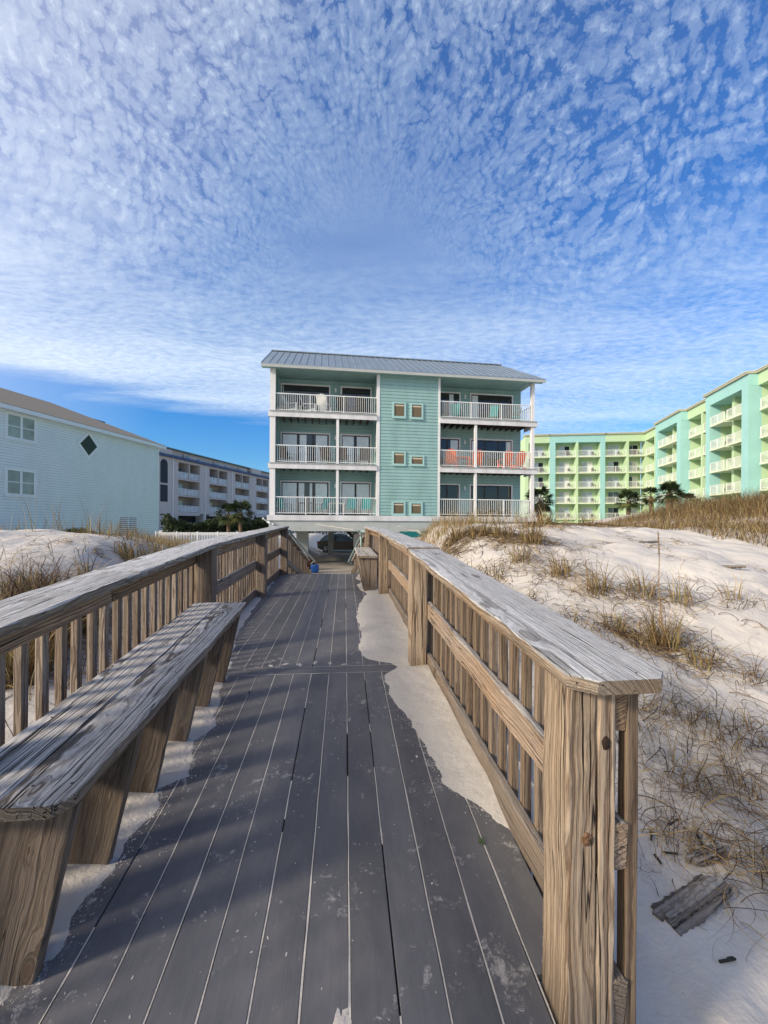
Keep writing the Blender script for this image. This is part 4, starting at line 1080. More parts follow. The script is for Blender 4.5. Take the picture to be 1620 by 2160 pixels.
# ------------------------------------------------------------------ lime and aqua hotel (right)
FH=[3.5,6.5,9.4,12.27,15.35]; HT=18.0; HC=19.55
def hotel():
    Cw=(55.3426,71.7842); Bw=(34.5218,76.7773); Nw=(44.6723,39.8508)
    root=empty('hotel',(Cw[0],Cw[1],0),0,'lime green and aqua hotel with rows of white railed balconies in an L shape','building')
    rail0=pick_rail(3.0,1.08,.135,.024,1.45,'balcony_railing',M['rail_white']); used=[False]
    chairs=[]
    def wing(p0,p1,bays,piers,bands,xend,name,D=11,depthc=1.7,proud=()):
        ang=math.atan2(p1[1]-p0[1],p1[0]-p0[0])
        loc=Vector((p0[0]-Cw[0],p0[1]-Cw[1],0))
        def bd(mb,n,m,**k):
            o=mb.build(n,m,root,world=False,**k); o.location=loc; o.rotation_euler=(0,0,ang); return o
        xa=bands[0][0]; xb=bands[-1][1]
        mb=MB(); mb.box(xa,xb,depthc,D,0,HC-.3); bd(mb,'back_wall',M['hgreen'])
        for (a,b,kind) in bands:
            pr=-.9 if kind=='t' and proud else 0
            mat=M['hteal'] if kind=='t' else M['hgreen']
            mb=MB(); mb.box(a,b,pr,depthc,HT-.05,HC-.25); bd(mb,'parapet_wall',mat)
            mb=MB(); mb.box(a-.12,b+.12,pr-.25,depthc+.1,HC-.25,HC-.05); mb.box(a-.15,b+.15,pr-.32,depthc+.1,HC-.05,HC+.04,1); bd(mb,'cornice',[M['htan'],M['htrim']])
        for (a,b,k) in piers:
            pr=-.9 if (proud and k=='t') else -.02
            mb=MB(); mb.box(a,b,pr if k=='t' else .0,depthc if k!='t' else .35,0,HT-.05,0); (mb.box(a+.002,b-.002,.351,depthc,0,HT-.06,1) if k=='t' else None); bd(mb,'pier' if k=='t' else 'balcony_divider',[M['hteal'],M['hgreen']] if k=='t' else M['hgreen'])
        for (a,b,k) in bays:
            pr=-.9 if (proud and k=='t') else 0
            for f in FH:
                mb=MB(); mb.box(a,b,pr+.03,depthc,f-.22,f); bd(mb,'balcony_slab',M['hslab'])
            for f in FH:
                rl=inst(rail0,(0,0,0),root) if used[0] else rail0
                used[0]=True
                rl.parent=root
                c,s=math.cos(ang),math.sin(ang); lx,ly=a+.02,pr+.13
                rl.location=(loc.x+lx*c-ly*s,loc.y+lx*s+ly*c,f); rl.rotation_euler=(0,0,ang); rl.scale=((b-a-.04)/3.0,1,1)
                w=b-a; dx0=a+w*(.30 if w>3 else .12)
                mb=MB(); mb.box(dx0,dx0+1.9,depthc-.06,depthc-.012,f+.01,f+2.15,0)
                mb.box(dx0+.05,dx0+.92,depthc-.075,depthc-.061,f+.05,f+2.1,1)
                if random.random()<.75: mb.box(dx0+.98,dx0+1.85,depthc-.075,depthc-.061,f+.05,f+2.1,1 if random.random()<.55 else 2)
                bd(mb,'balcony_door',[M['whitep'],random.choice([M['curtb'],M['hglass'],M['curtb']]),M['navy']])
                chairs.append((root.location+loc,ang,a+w*.78,pr+.9,f))
        mb=MB(); mb.box(xa,xb,.5,depthc,0,3.2); bd(mb,'ground_floor_wall',M['hgreen'])
    bk=[(.64,4.56,'g'),(5.57,9.29,'t'),(9.71,13.65,'t'),(14.49,18.22,'g'),(18.63,21.5,'g')]
    bp=[(21.5,23.2,'g'),(0,.64,'g'),(4.56,5.57,'t'),(9.29,9.71,'g'),(13.65,14.49,'t'),(18.22,18.63,'g')]
    wing(Bw,Cw,bk,bp,[(0,4.5,'g'),(4.5,14.5,'t'),(14.5,21.4,'g')],0,'rear')
    wk=[(.3,4.16,'g'),(4.5,7.09,'g'),(8.02,11.22,'t'),(11.49,14.89,'t'),(16.3,19.93,'g'),(20.34,23.1,'g'),(24.04,27.13,'t'),(27.62,30.75,'t'),(32.2,35.7,'g'),(36.1,39.2,'g'),(40.1,43.1,'t')]
    wp=[(0,.3,'g'),(4.16,4.5,'g'),(7.09,8.02,'t'),(11.22,11.49,'g'),(14.89,16.11,'t'),(19.93,20.34,'g'),(23.1,24.04,'t'),(27.13,27.62,'g'),(30.75,31.98,'t'),(35.7,36.1,'g'),(39.2,40.1,'t'),(43.1,44,'t')]
    wing(Cw,Nw,wk,wp,[(-.3,7.05,'g'),(7.05,16.15,'t'),(16.15,23.0,'g'),(23.0,32.0,'t'),(32.0,39.2,'g'),(39.2,44,'t')],0,'side',proud=True)
    c0=None
    for i,(o,ang,x,y,f) in enumerate(chairs):
        if i>=25 and i%2: continue
        if c0 is None:
            mb=MB(); mb.box(-.28,.28,-.25,.28,.36,.42); mb.box(-.28,.28,.24,.30,.42,.92); 
            for q in(-.25,.25):
                for t in(-.22,.24): mb.box(q-.02,q+.02,t-.02,t+.02,0,.36)
                mb.box(q-.03,q+.03,-.25,.24,.60,.63); mb.box(q-.02,q+.02,-.25,-.21,.42,.60)
            c0=mb.build('balcony_chair',M['dkbrown'],None); c=c0
        else: c=c0.copy(); COL.objects.link(c)
        cc,ss=math.cos(ang),math.sin(ang)
        c.location=(o.x+x*cc-y*ss,o.y+x*ss+y*cc,f); c.rotation_euler=(0,0,ang+.6)
        settag(c,'small dark chair behind a white railing on a lime green hotel balcony','chair','dark chairs on the hotel balconies')
M['curtb']=plain('blue_white_curtain',(.42,.50,.58),.5,.25,3)
hotel()

# ------------------------------------------------------------------ aluminium pool fence
def fence():
    A=Vector((-8.75,20.2,1.0)); Bv=Vector((-3.3,20.6,1.0)); L=(Bv-A).length; ang=math.atan2(Bv.y-A.y,Bv.x-A.x)
    r=empty('picket_fence',A,ang,'low white aluminium picket fence beyond the left dune','fence')
    mb=MB(); mb.box(0,L,-.02,.02,1.12,1.16); mb.box(0,L,-.015,.015,.08,.12); mb.build('rail_bars',M['rail_white'],r,world=False)
    n=int(L/.115); mb=MB()
    for k in range(n): x=L*(k+.5)/n; mb.box(x-.011,x+.011,-.011,.011,.0,1.12)
    mb.build('pickets',M['rail_white'],r,world=False)
    for k in range(7): mb=MB(); x=L*k/6; mb.box(x-.03,x+.03,-.03,.03,-.1,1.2); mb.build('fence_post',M['rail_white'],r,world=False)
fence()

# ------------------------------------------------------------------ vegetation
GC=np.array([[.34,.235,.105],[.42,.31,.15],[.22,.14,.065],[.26,.215,.07],[.30,.18,.09],[.46,.37,.22]])
GD=np.array([[.085,.055,.038],[.13,.085,.055],[.06,.042,.032],[.18,.125,.08]])
def blades(base,h,az,bend,w,seg=5,pal=GC,curl=None,flat=0):
    """base (n,3); arching ribbons; returns v,q,col"""
    n=len(base); t=np.linspace(0,1,seg+1)[None,:]
    ang0=rng.uniform(.02,.35,n)[:,None]; ang=ang0+bend[:,None]*t**1.4
    step=(h[:,None]/seg)
    dx=np.sin(ang)*step; dzv=np.cos(ang)*step
    cx=np.cumsum(dx,1)-dx; cz=np.cumsum(dzv,1)-dzv
    a=az[:,None]+ (0 if curl is None else curl[:,None]*t)
    if curl is None: X=base[:,0:1]+cx*np.cos(a);Y=base[:,1:2]+cx*np.sin(a)
    else:
        hx=dx*np.cos(a);hy=dx*np.sin(a); X=base[:,0:1]+np.cumsum(hx,1)-hx;Y=base[:,1:2]+np.cumsum(hy,1)-hy
    Z=base[:,2:3]+cz
    wd=w[:,None]*(1-t**2*.92)/2
    sa=a+np.pi/2+rng.uniform(-.8,.8,n)[:,None]
    ox=np.cos(sa)*wd;oy=np.sin(sa)*wd
    v=np.stack([np.stack([X-ox,Y-oy,Z],-1),np.stack([X+ox,Y+oy,Z],-1)],2).reshape(n,(seg+1)*2,3)
    i=np.arange(seg)*2; qb=np.stack([i,i+1,i+3,i+2],-1)
    q=(qb[None]+ (np.arange(n)*(seg+1)*2)[:,None,None]).reshape(-1,4)
    c=pal[rng.integers(0,len(pal),n)]*rng.uniform(.5,1.2,n)[:,None]
    col=np.repeat(c,(seg+1)*2,0)
    return v.reshape(-1,3),q,col
def join(parts):
    V=[];Q=[];C=[];o=0
    for v,q,c in parts: V.append(v);Q.append(q+o);C.append(c);o+=len(v)
    return np.concatenate(V),np.concatenate(Q),np.concatenate(C)
def tuftpts(cx,cy,n,r):
    a=rng.uniform(0,2*np.pi,n); d=r*np.sqrt(rng.uniform(0,1,n)); x=cx+d*np.cos(a); y=cy+d*np.sin(a)
    return np.stack([x,y,ground(x,y)-.02],1),a
def curls(cx,cy,n,L,r=.15,wd=.0035,pal=GD,spread=1.0,up=.10):
    """long dry blades trailing and curling just above the sand"""
    seg=22; x=cx+rng.normal(0,r,n); y=cy+rng.normal(0,r,n); th=rng.uniform(0,2*np.pi,n)
    Ls=L*rng.uniform(.4,1.1,n); k0=rng.normal(0,2.6,n)*spread; k1=rng.normal(0,5.5,n)*spread
    V=[];xs_=x.copy();ys_=y.copy();pk=rng.uniform(.3,1,n)*up
    X=[x.copy()];Y=[y.copy()];TH=[th.copy()]
    for i in range(seg):
        t=i/seg; th=th+(k0+k1*t*t*2)*Ls/seg*2.2; x=x+np.cos(th)*Ls/seg; y=y+np.sin(th)*Ls/seg
        X.append(x.copy());Y.append(y.copy());TH.append(th.copy())
    X=np.array(X).T;Y=np.array(Y).T;TH=np.array(TH).T; t=np.linspace(0,1,seg+1)[None]
    Z=ground(X,Y)+.006+pk[:,None]*np.sin(np.pi*np.minimum(1,t*1.15)**.7)*(1+.3*np.sin(TH))
    w=(wd*rng.uniform(.6,1.3,n))[:,None]*(1-.75*t)/2
    ox=-np.sin(TH)*w;oy=np.cos(TH)*w
    v=np.stack([np.stack([X-ox,Y-oy,Z-w*.7],-1),np.stack([X+ox,Y+oy,Z+w*.7],-1)],2).reshape(-1,3)
    i=np.arange(seg)*2; qb=np.stack([i,i+1,i+3,i+2],-1); q=(qb[None]+(np.arange(n)*(seg+1)*2)[:,None,None]).reshape(-1,4)
    c=pal[rng.integers(0,len(pal),n)]*rng.uniform(.7,1.3,n)[:,None]
    return v,q,np.repeat(c,(seg+1)*2,0)
def tuft(cx,cy,n,h,label,r=.10,bend=1.3,wd=None,cn=20,cl=.5,pal=GC,grp='clumps of dune grass',name='grass_clump',up=.08):
    wd=wd or (.0030+.0013*cy); n=int(n*1.0) if n>12 else n
    cn=int(cn*1.3); cl*=1.25
    b,a=tuftpts(cx,cy,n,r)
    az=a+rng.normal(0,.9,n); az=np.where(rng.uniform(0,1,n)<.35,rng.normal(2.6,.7,n),az)
    p=[blades(b,h*rng.uniform(.45,1.1,n),az,np.abs(rng.normal(bend,.6,n)),wd*rng.uniform(.7,1.3,n),6,pal)]
    if cn: p.append(curls(cx,cy,cn,cl,r*1.5,wd*.75,np.concatenate([GD,GC[:3]]),up=up))
    v,q,c=join(p); z=gz(cx,cy); o=rawmesh(name,v-np.array([cx,cy,z]),q,M['grass'],(label,'grass clump',grp,None),col=c); o.location=(cx,cy,z); return o
def field(xr,yr,n,h,label,wd=.006,mask=None,bend=1.0,clump=.9,pal=GC,seg=4,hmod=None,dmin=0):
    x=rng.uniform(*xr,n*3);y=rng.uniform(*yr,n*3)
    dens=fbm(x*clump*1.3,y*clump*1.3,3,77)+.5
    keep=rng.uniform(0,1,n*3)<np.clip((dens-.25)*2.2+dmin,0,1)
    if mask is not None: keep&=mask(x,y)
    x=x[keep][:n];y=y[keep][:n]; m=len(x)
    b=np.stack([x,y,ground(x,y)-.02],1)
    hh=h*rng.uniform(.4,1.15,m)*(.7+.6*(fbm(x*.8,y*.8,2,5)+.5))*(1 if hmod is None else hmod(x,y))
    v,q,c=blades(b,hh,rng.uniform(0,2*np.pi,m),np.abs(rng.normal(bend,.5,m)),wd*rng.uniform(.6,1.4,m),seg,pal)
    rawmesh('dune_grass',v,q,M['grass'],(label,'grass',None,'stuff'),col=c)
def rx(px,Y):   # x of the world point at image column px (of 1620) and distance Y
    a=(px-810)/873.; return (a*.99553+.0946)/(.99553-a*.0946)*Y
# right-hand grassy mound
field((7.2,17),(5.5,17),42000,.92,'dense tan dune grass covering the mound below the right wing of the hotel',wd=.010,mask=lambda x,y:(x>7.35+.5*fbm(y*.9,y*0,3,4)+.25*(y<7.5)),bend=1.5,clump=.9,seg=6,hmod=lambda x,y:.30+.70*S(10.3,14.5,x),pal=np.concatenate([GC,GD[:2]]),dmin=.45)
field((1.5,6.8),(9.6,12.5),1700,.55,'thin tan grass along the crest of the right dune in front of the teal house',wd=.008,bend=.7,clump=1.2,mask=lambda x,y:rng.uniform(0,1,len(x))<np.where(x<4,1,.35))
field((1.15,3.3),(7.0,10.5),900,.36,'brown grass bank between the right railing and the right dune',wd=.007,bend=1.0,mask=lambda x,y:x<1.4+ (y-6.6)*.55)
field((-18,-4.2),(8.0,14.5),9000,.50,'straw coloured grass behind the white left dune at the foot of the mint house',wd=.009,bend=.9)
field((-4.4,-2.2),(7.6,11),1600,.42,'tan grass beside the far part of the left railing',wd=.007,bend=1.2,mask=lambda x,y:x<-2.2-.1*(y-7))
# left clumps
tuft(rx(60,4.6),4.6,1300,.75,'large dark tangle of dry grass at the left edge just behind the left railing',r=.45,bend=1.7,cn=320,cl=.8,up=.22,pal=np.concatenate([GC,GD,GD]))
tuft(rx(20,4.0),4.0,900,.75,'green gold grass clump at the very left edge above the left railing',r=.30,bend=1.3,cn=60,cl=.6)
tuft(rx(140,4.9),4.9,700,.58,'brown grass clump right of the large tangle behind the left railing',r=.32,bend=1.7,cn=220,cl=.7,up=.18,pal=np.concatenate([GC,GD,GD]))
tuft(rx(185,5.6),5.6,26,.60,'sparse upright grass shoot on the white left dune',r=.07,bend=1.2,cn=24,cl=.5)
tuft(rx(212,5.0),5.0,40,.28,'small tan grass stub on the left dune close to the railing cap',r=.06,bend=.7,cn=18,cl=.4)
tuft(rx(300,6.9),6.9,260,.42,'golden grass clump at the right end of the left dune before the white fence',r=.30,bend=1.5,cn=60,cl=.6)
tuft(rx(345,7.4),7.4,160,.36,'pale arching grass clump in front of the white picket fence',r=.25,bend=1.7,cn=40,cl=.6)
# tall reeds on the left skyline
for px,Y,h,l in ((65,7.5,.95,'tall dry reed leaning in front of the lower mint house window'),(118,8.2,.75,'reddish dry reed between the mint house windows and the palmetto bush'),(190,8.4,.95,'long arching reed over the palmetto bush'),(215,8.6,.8,'bent reed at the right of the palmetto bush')):
    tuft(rx(px,Y),Y,7,h,l,r=.10,bend=.8,wd=.009,cn=0,grp='tall reeds on the left skyline',name='reed')
# right dune clumps
for px,Y,n,h,l in ((905,8.0,90,.36,'grass clump close to the far end of the right railing'),(960,8.3,110,.46,'bushy tan grass clump left on the upper slope of the right dune'),(1010,7.9,90,.46,'grass clump in front of the right half of the teal house'),(1062,7.6,80,.52,'loose grass clump below the right corner column of the teal house'),(1120,7.0,110,.66,'tall grass clump below the single palm beside the teal house'),(1150,8.9,90,.5,'thin grass clump on the crest beside the single palm'),(1245,9.5,40,.35,'tiny grass clump on the bare crest of the right dune')):
    tuft(rx(px,Y),Y,n,h,l,r=.20,bend=1.2,cn=90,cl=.8,up=.05)
for px,Y,n,h,cn,l in ((1185,5.6,60,.50,80,'grass clump with trailing roots in the middle of the right dune slope'),(1262,5.0,70,.55,60,'yellowish upright grass clump in the middle of the sunlit right dune'),(1300,4.2,60,.35,90,'low tangled grass clump left of the tall seed stalk'),(1400,3.95,150,.55,170,'largest grass clump on the right slope at the foot of the tall seed stalk'),(1435,4.7,40,.5,40,'dark grass clump just above the largest clump on the right slope'),(1485,3.6,30,.45,60,'grass shoots right of the largest clump on the right slope')):
    tuft(rx(px,Y),Y,n,h,l,r=.13,bend=1.3,cn=int(cn*.9),cl=.5,up=.08)
for px,Y,n,h,cn,l in ((1450,2.95,26,.30,60,'ring of curling brown grass level with the near railing cap'),(1560,2.65,22,.50,24,'fan of long green brown blades at the right edge above the near grass tangle'),(1470,2.35,30,.28,110,'tangled brown grass beyond the near post on the right'),(1570,2.3,26,.30,90,'tangled brown grass at the right edge level with the middle rail end'),(1430,2.0,18,.22,120,'curly dark grass directly right of the near post'),(1510,2.02,12,.22,60,'curly grass just above the rotten log'),(1640,1.75,26,.25,110,'curling grass at the lower right edge of the picture'),(1600,3.3,30,.45,40,'reddish dry grass at the right edge halfway up the sand')):
    tuft(rx(px,Y),Y,n,h,l,r=.10,bend=1.9,cn=int(cn*.75),cl=.42,wd=.0042,pal=np.concatenate([GD,GC[:3]]),up=.10)
for px,Y,n,h,cn,l in ((985,6.3,60,.42,60,'thin grass clump on the slope just right of the railing cap'),(1045,5.9,50,.45,70,'straggly grass clump halfway up the sand slope below the teal house corner'),(1100,6.2,70,.5,60,'straw grass clump on the slope below the single palm'),(1110,4.9,30,.35,60,'low root tangle on the lit slope beside the railing cap'),(1210,4.3,26,.32,60,'low dark root tangle between the railing cap and the largest clump'),(1350,4.9,90,.55,90,'dense upright grass clump left of the seed stalk'),(1560,4.6,40,.45,60,'pale grass clump near the right edge halfway up the sand'),(1340,3.1,20,.3,90,'dark curly roots above the near railing corner'),(1600,2.7,26,.4,80,'arching grass blades at the right edge above the log'),(1500,2.75,30,.35,100,'dense curl of dark grass in the shade right of the near post'),(1400,2.55,20,.3,90,'spidery dark grass close to the outer side of the near post')):
    tuft(rx(px,Y),Y,int(n*.6)+4,h,l,r=.16,bend=1.4,cn=int(cn*.55),cl=.5,up=.09)
# tall seed stalk
def stalk(px,Y,h,label):
    x=rx(px,Y); z=gz(x,Y); mb=MB(); pts=[(0,0,0)]
    for i in range(1,12): t=i/11; pts.append((-.045*t+.01*math.sin(t*9),.01*t,h*t))
    mb.tube(pts,[.0065-.0035*i/11 for i in range(12)],6)
    for k in range(26):
        t=.80+.2*k/26; a=k*2.4; mb.tube([(-.045*t,.01*t,h*t),(-.045*t+.014*math.cos(a),.014*math.sin(a),h*t+.022)],[.0035,.001],4)
    o=mb.build('seed_stalk',M['straw'],None); o.location=(x,Y,z-.02); settag(o,label,'seed stalk')
M['straw']=plain('straw_stalk',(.24,.155,.08),.8,.25,10)
stalk(1398,3.9,1.20,'single tall dark seed stalk rising above the largest grass clump to the hotel')
# thin dry stems scattered on the sand: one ground layer
parts=[]
for _ in range(75):
    x=rng.uniform(1.3,6.5); y=rng.uniform(2.2,8.6); 
    if x<rx(1240,y)-1.2 and y<5: pass
    parts.append(curls(x,y,int(rng.integers(3,12)),rng.uniform(.2,.6),.10,.0035+.0005*y,np.concatenate([GD,GC[:3]]),up=.03))
for _ in range(40):
    x=rng.uniform(-5.5,-1.6); y=rng.uniform(1.6,7.0); parts.append(curls(x,y,int(rng.integers(4,14)),rng.uniform(.25,.6),.15,.0045,np.concatenate([GD,GC[:3]]),up=.07))
v,q,c=join(parts); rawmesh('dry_stems',v,q,M['grass'],('dry brown stems and roots strewn over the white sand','dry stems',None,'stuff'),col=c)

# driftwood
def log(cx,cy,L,w,ang,label,seed):
    random.seed(seed); z=gz(cx,cy); mb=MB()
    for k in range(5):
        o=(k-2)*w/5; mb.board((-L/2+random.uniform(0,.04)+.01*abs(k-2),o,.012-abs(k-2)*.006),(L/2-random.uniform(0,.05)-.01*abs(k-2),o,.012-abs(k-2)*.006),w/5+.012,.034-.006*abs(k-2),bev=.006,jit=.0045,seg=.02)
    ob=mb.build('driftwood',M['log'],None); ob.location=(cx,cy,z+.012); ob.rotation_euler=(.06,-.04,ang); settag(ob,label,'driftwood')
log(1.52,1.67,.46,.11,R(20),'rotten grey brown log lying on the sand right of the near post',4)
log(1.80,1.90,.26,.05,R(12),'thin grey timber fragment half buried behind the rotten log',5)
log(rx(1370,7.0),7.0,.45,.05,R(8),'small brown stick on the middle of the right dune',6)
log(rx(1540,5.6),5.6,.40,.035,R(-38),'dark branch piece near the grassy mound on the right',8)
# dark chips of bark
r=random.Random(12)
for k,(px,Y) in enumerate(((1378,2.03),(1392,1.9),(1418,1.92),(1425,2.12),(1500,2.02),(1480,2.0),(1540,1.45))):
    mb=MB(); a=r.uniform(-.3,2.2); L=r.uniform(.025,.05); mb.box(-L,L,-.004,.004,0,.006); mb.box(L*.2,L*.9,.003,.009,0,.005)
    x=rx(px,Y); o=mb.build('bark_chip',M['leafdark'],None); o.location=(x,Y,gz(x,Y)+.003); o.rotation_euler=(0,0,a); settag(o,'small black bark chip on the shaded sand near the rotten log','bark chip','black bark chips on the sand')
# little green weed in the deck gap
mb=MB()
for k in range(9):
    a=k*2.4; R_=.010+.0012*k; x,y=R_*math.cos(a)*1.1,R_*math.sin(a)*1.3+ (k-4)*.004; s_=.009
    mb.add([(x-s_,y,.006+k*.0012),(x,y-s_,.009+k*.0012),(x+s_,y,.007+k*.0012),(x,y+s_,.013+k*.001)],[(0,1,2,3)])
M['weed']=plain('weed_green',(.07,.14,.03),.6,.3,60)
o=mb.build('weed',M['weed'],None,fixn=False); o.location=(.588,1.72,dz(1.72)); o.scale=(.6,.6,.6); settag(o,'tiny green sprig growing from a plank gap near the right railing','weed')

# palms -------------------------------------------------------------
LC=np.array([[.033,.052,.02],[.045,.065,.024],[.026,.04,.016],[.11,.12,.04],[.14,.11,.05]])
def fronds(n,rad,seed,zmin=-.9,drop=.35,nl=18):
    g=np.random.default_rng(seed); V=[];Q=[];C=[]; o=0
    for k in range(n):
        az=g.uniform(0,2*np.pi); el=g.uniform(zmin,1.25); L=rad*g.uniform(.45,.62); 
        dirv=np.array([math.cos(az)*math.cos(el),math.sin(az)*math.cos(el),math.sin(el)]); hub=dirv*L
        sidev=np.cross(dirv,[0,0,1.]); sidev/=np.linalg.norm(sidev)+1e-6; upv=np.cross(sidev,dirv)
        col=LC[g.integers(0,3 if el>-.3 else 5)]*g.uniform(.7,1.3)
        w=.02*rad/1.8
        pts=[np.zeros(3),hub*.5+np.array([0,0,.06]),hub]
        v=[];q=[]
        for p in pts: v+=[p-sidev*w,p+sidev*w]
        q+=[(0,1,3,2),(2,3,5,4)]
        fl=rad*g.uniform(.38,.55)
        for j in range(nl):
            a=(j/(nl-1)-.5)*3.9+g.normal(0,.05); d=dirv*math.cos(a)+sidev*math.sin(a)+upv*.12*math.cos(a*2); d/=np.linalg.norm(d)
            ll=fl*(1-.25*abs(a)/1.9)*g.uniform(.85,1.1); pw=np.cross(d,upv); pw/=np.linalg.norm(pw)+1e-6; bw=fl*.055
            m=hub+d*ll*.5; e=hub+d*ll+np.array([0,0,-drop*ll*(.5+g.uniform(0,.7))]); s_=len(v)
            v+=[hub,m-pw*bw+upv*bw*.4,m+pw*bw+upv*bw*.4,e]; q+=[(s_,s_+1,s_+3,s_+2)]
        V.append(np.array(v));Q.append(np.array(q)+o);C.append(np.repeat(col[None],len(v),0));o+=len(v)
    return np.concatenate(V),np.concatenate(Q),np.concatenate(C)
def palm(loc,zc,rad,tr,n,label,seed,group='cabbage palms',name='palm_tree',cat='palm tree',zmin=-.9):
    r=empty(name,(loc[0],loc[1],loc[2]),0,label,cat,group)
    v,q,c=fronds(n,rad,seed,zmin); o=rawmesh('crown',v,q,M['leaf'],None,col=c); o.parent=r; o.location=(0,0,zc-loc[2])
    if tr:
        mb=MB(); H=zc-loc[2]; m=14
        mb.tube([(.05*math.sin(i*.5+seed),.04*math.cos(i*.7),H*i/m) for i in range(m+1)],[tr*(1.15-.25*i/m+.10*(i%2)) for i in range(m+1)],10); mb.build('trunk',M['trunk'],r,world=False)
    return r
palm((rx(1138,40),40,0),4.95,1.8,.2,55,'single dark palm standing beside the right corner of the teal house',1)
palm((rx(1325,42),42,0),5.15,1.6,.22,50,'bushy palm leftmost of the palm row in front of the hotel',2)
palm((rx(1372,45),45,0),5.9,1.35,.17,40,'palm with a slim bare trunk in the palm row in front of the hotel',3)
palm((rx(1412,42),42,0),6.0,1.7,.33,58,'large palm with a thick trunk in the palm row in front of the hotel',4)
palm((rx(1447,43),43,0),5.2,1.35,.2,36,'ragged palm rightmost of the palm row in front of the hotel',5)
palm((rx(482,48),48,.3),3.5,1.7,.2,50,'fan palm on the left of the pair before the beige condominium',6,group='palms before the condominium')
palm((rx(508,47),47,.3),3.7,1.75,.18,50,'fan palm on the right of the pair before the beige condominium',7,group='palms before the condominium')
palm((rx(160,14.5),14.5,gz(rx(160,14.5),14.5)),gz(rx(160,14.5),14.5)+.22,.55,0,34,'low palmetto bush against the mint house wall',8,group=None,name='palmetto_bush',cat='bush',zmin=-.1)
palm((rx(192,14.0),14.0,gz(rx(192,14.0),14.0)),gz(rx(192,14.0),14.0)+.12,.45,0,24,'smaller palmetto bush right beside the larger one at the mint house wall',9,group=None,name='palmetto_bush',cat='bush',zmin=-.1)
def hedge(p0,p1,h,d,n,label,seed,cols=LC):
    g=np.random.default_rng(seed); p0=np.array(p0);p1=np.array(p1); t=g.uniform(0,1,n); u=g.uniform(-1,1,n)
    L=p1-p0; nrm=np.array([-L[1],L[0]])/np.linalg.norm(L[:2])
    hh=h*(.65+.7*(fbm(t*np.linalg.norm(L)*.35,t*0+seed,3,seed)+.5)); zz=g.uniform(0,1,n)**.7*hh
    c=np.stack([p0[0]+L[0]*t+nrm[0]*u*d,p0[1]+L[1]*t+nrm[1]*u*d,p0[2]+zz],1)
    s=g.uniform(.12,.32,n)[:,None]; a=g.normal(0,1,(n,3)); a/=np.linalg.norm(a,axis=1)[:,None]; b=np.cross(a,g.normal(0,1,(n,3))); b/=np.linalg.norm(b,axis=1)[:,None]
    v=np.stack([c-a*s,c+b*s*.35,c+a*s,c-b*s*.35],1).reshape(-1,3); q=np.arange(n*4).reshape(-1,4)
    col=np.repeat(cols[g.integers(0,3,n)]*g.uniform(.5,1.3,n)[:,None],4,0)
    o=rawmesh('hedge',v-np.array([*p0[:2],0]),q,M['leaf'],(label,'hedge',None,None),col=col); o.location=(p0[0],p0[1],0)
hedge((rx(345,50),50,0),(rx(600,58),58,0),2.9,1.6,9000,'dark shrub hedge along the foot of the beige condominium',3)
hedge((-22,66,0),(30,70,0),2.2,1.5,9000,'low dark hedge on the far side of the road seen under the teal house',5)
hedge((rx(1180,60),60,0),(rx(1500,44),44,0),2.6,1.2,5000,'shrub row at the foot of the hotel behind the palms',6)
red=np.array([[.10,.03,.02],[.14,.05,.03],[.06,.04,.02]])
g_=np.random.default_rng(2); n=200; b=np.stack([-1.9+g_.normal(0,.15,n),23.2+g_.normal(0,.15,n),np.zeros(n)],1)
v,q,c=blades(b,rng.uniform(.4,.95,n),rng.uniform(0,6.3,n),np.abs(rng.normal(.9,.4,n)),np.full(n,.03),4,red)
o=rawmesh('garden_plant',v-np.array([-1.9,23.2,0]),q,M['grass'],('reddish spiky plant behind the blue tub','plant',None,None),col=c); o.location=(-1.9,23.2,0)

# ------------------------------------------------------------------ sky and sun
SUN_EL=R(24.5); SUN_AZ=R(203)  # direction to the sun measured from +X counter-clockwise
sd=Vector((math.cos(SUN_AZ)*math.cos(SUN_EL),math.sin(SUN_AZ)*math.cos(SUN_EL),math.sin(SUN_EL)))
w=bpy.data.worlds.new('World'); sc.world=w; w.use_nodes=True; nt=w.node_tree; nt.nodes.clear(); k=N(nt)
out=nt.nodes.new('ShaderNodeOutputWorld'); bg=nt.nodes.new('ShaderNodeBackground'); nt.links.new(bg.outputs[0],out.inputs[0]); bg.inputs[1].default_value=.105
sky=k.n('ShaderNodeTexSky',sky_type='NISHITA'); sky.sun_disc=False; sky.sun_elevation=SUN_EL; sky.sun_rotation=math.pi/2-SUN_AZ; sky.air_density=1.0; sky.dust_density=.3; sky.ozone_density=2.5
Dv=k.n('ShaderNodeTexCoord').outputs['Generated']
Dn=k.vm('NORMALIZE',Dv)
yaw=R(3.4); t_=R(19)
ex=(math.cos(yaw),-math.sin(yaw),0); fy=(math.sin(yaw),math.cos(yaw),0)
nn=(-fy[0]*math.sin(t_),-fy[1]*math.sin(t_),math.cos(t_)); ey=(fy[0]*math.cos(t_),fy[1]*math.cos(t_),math.sin(t_))
el=k.sep(Dn)[2]
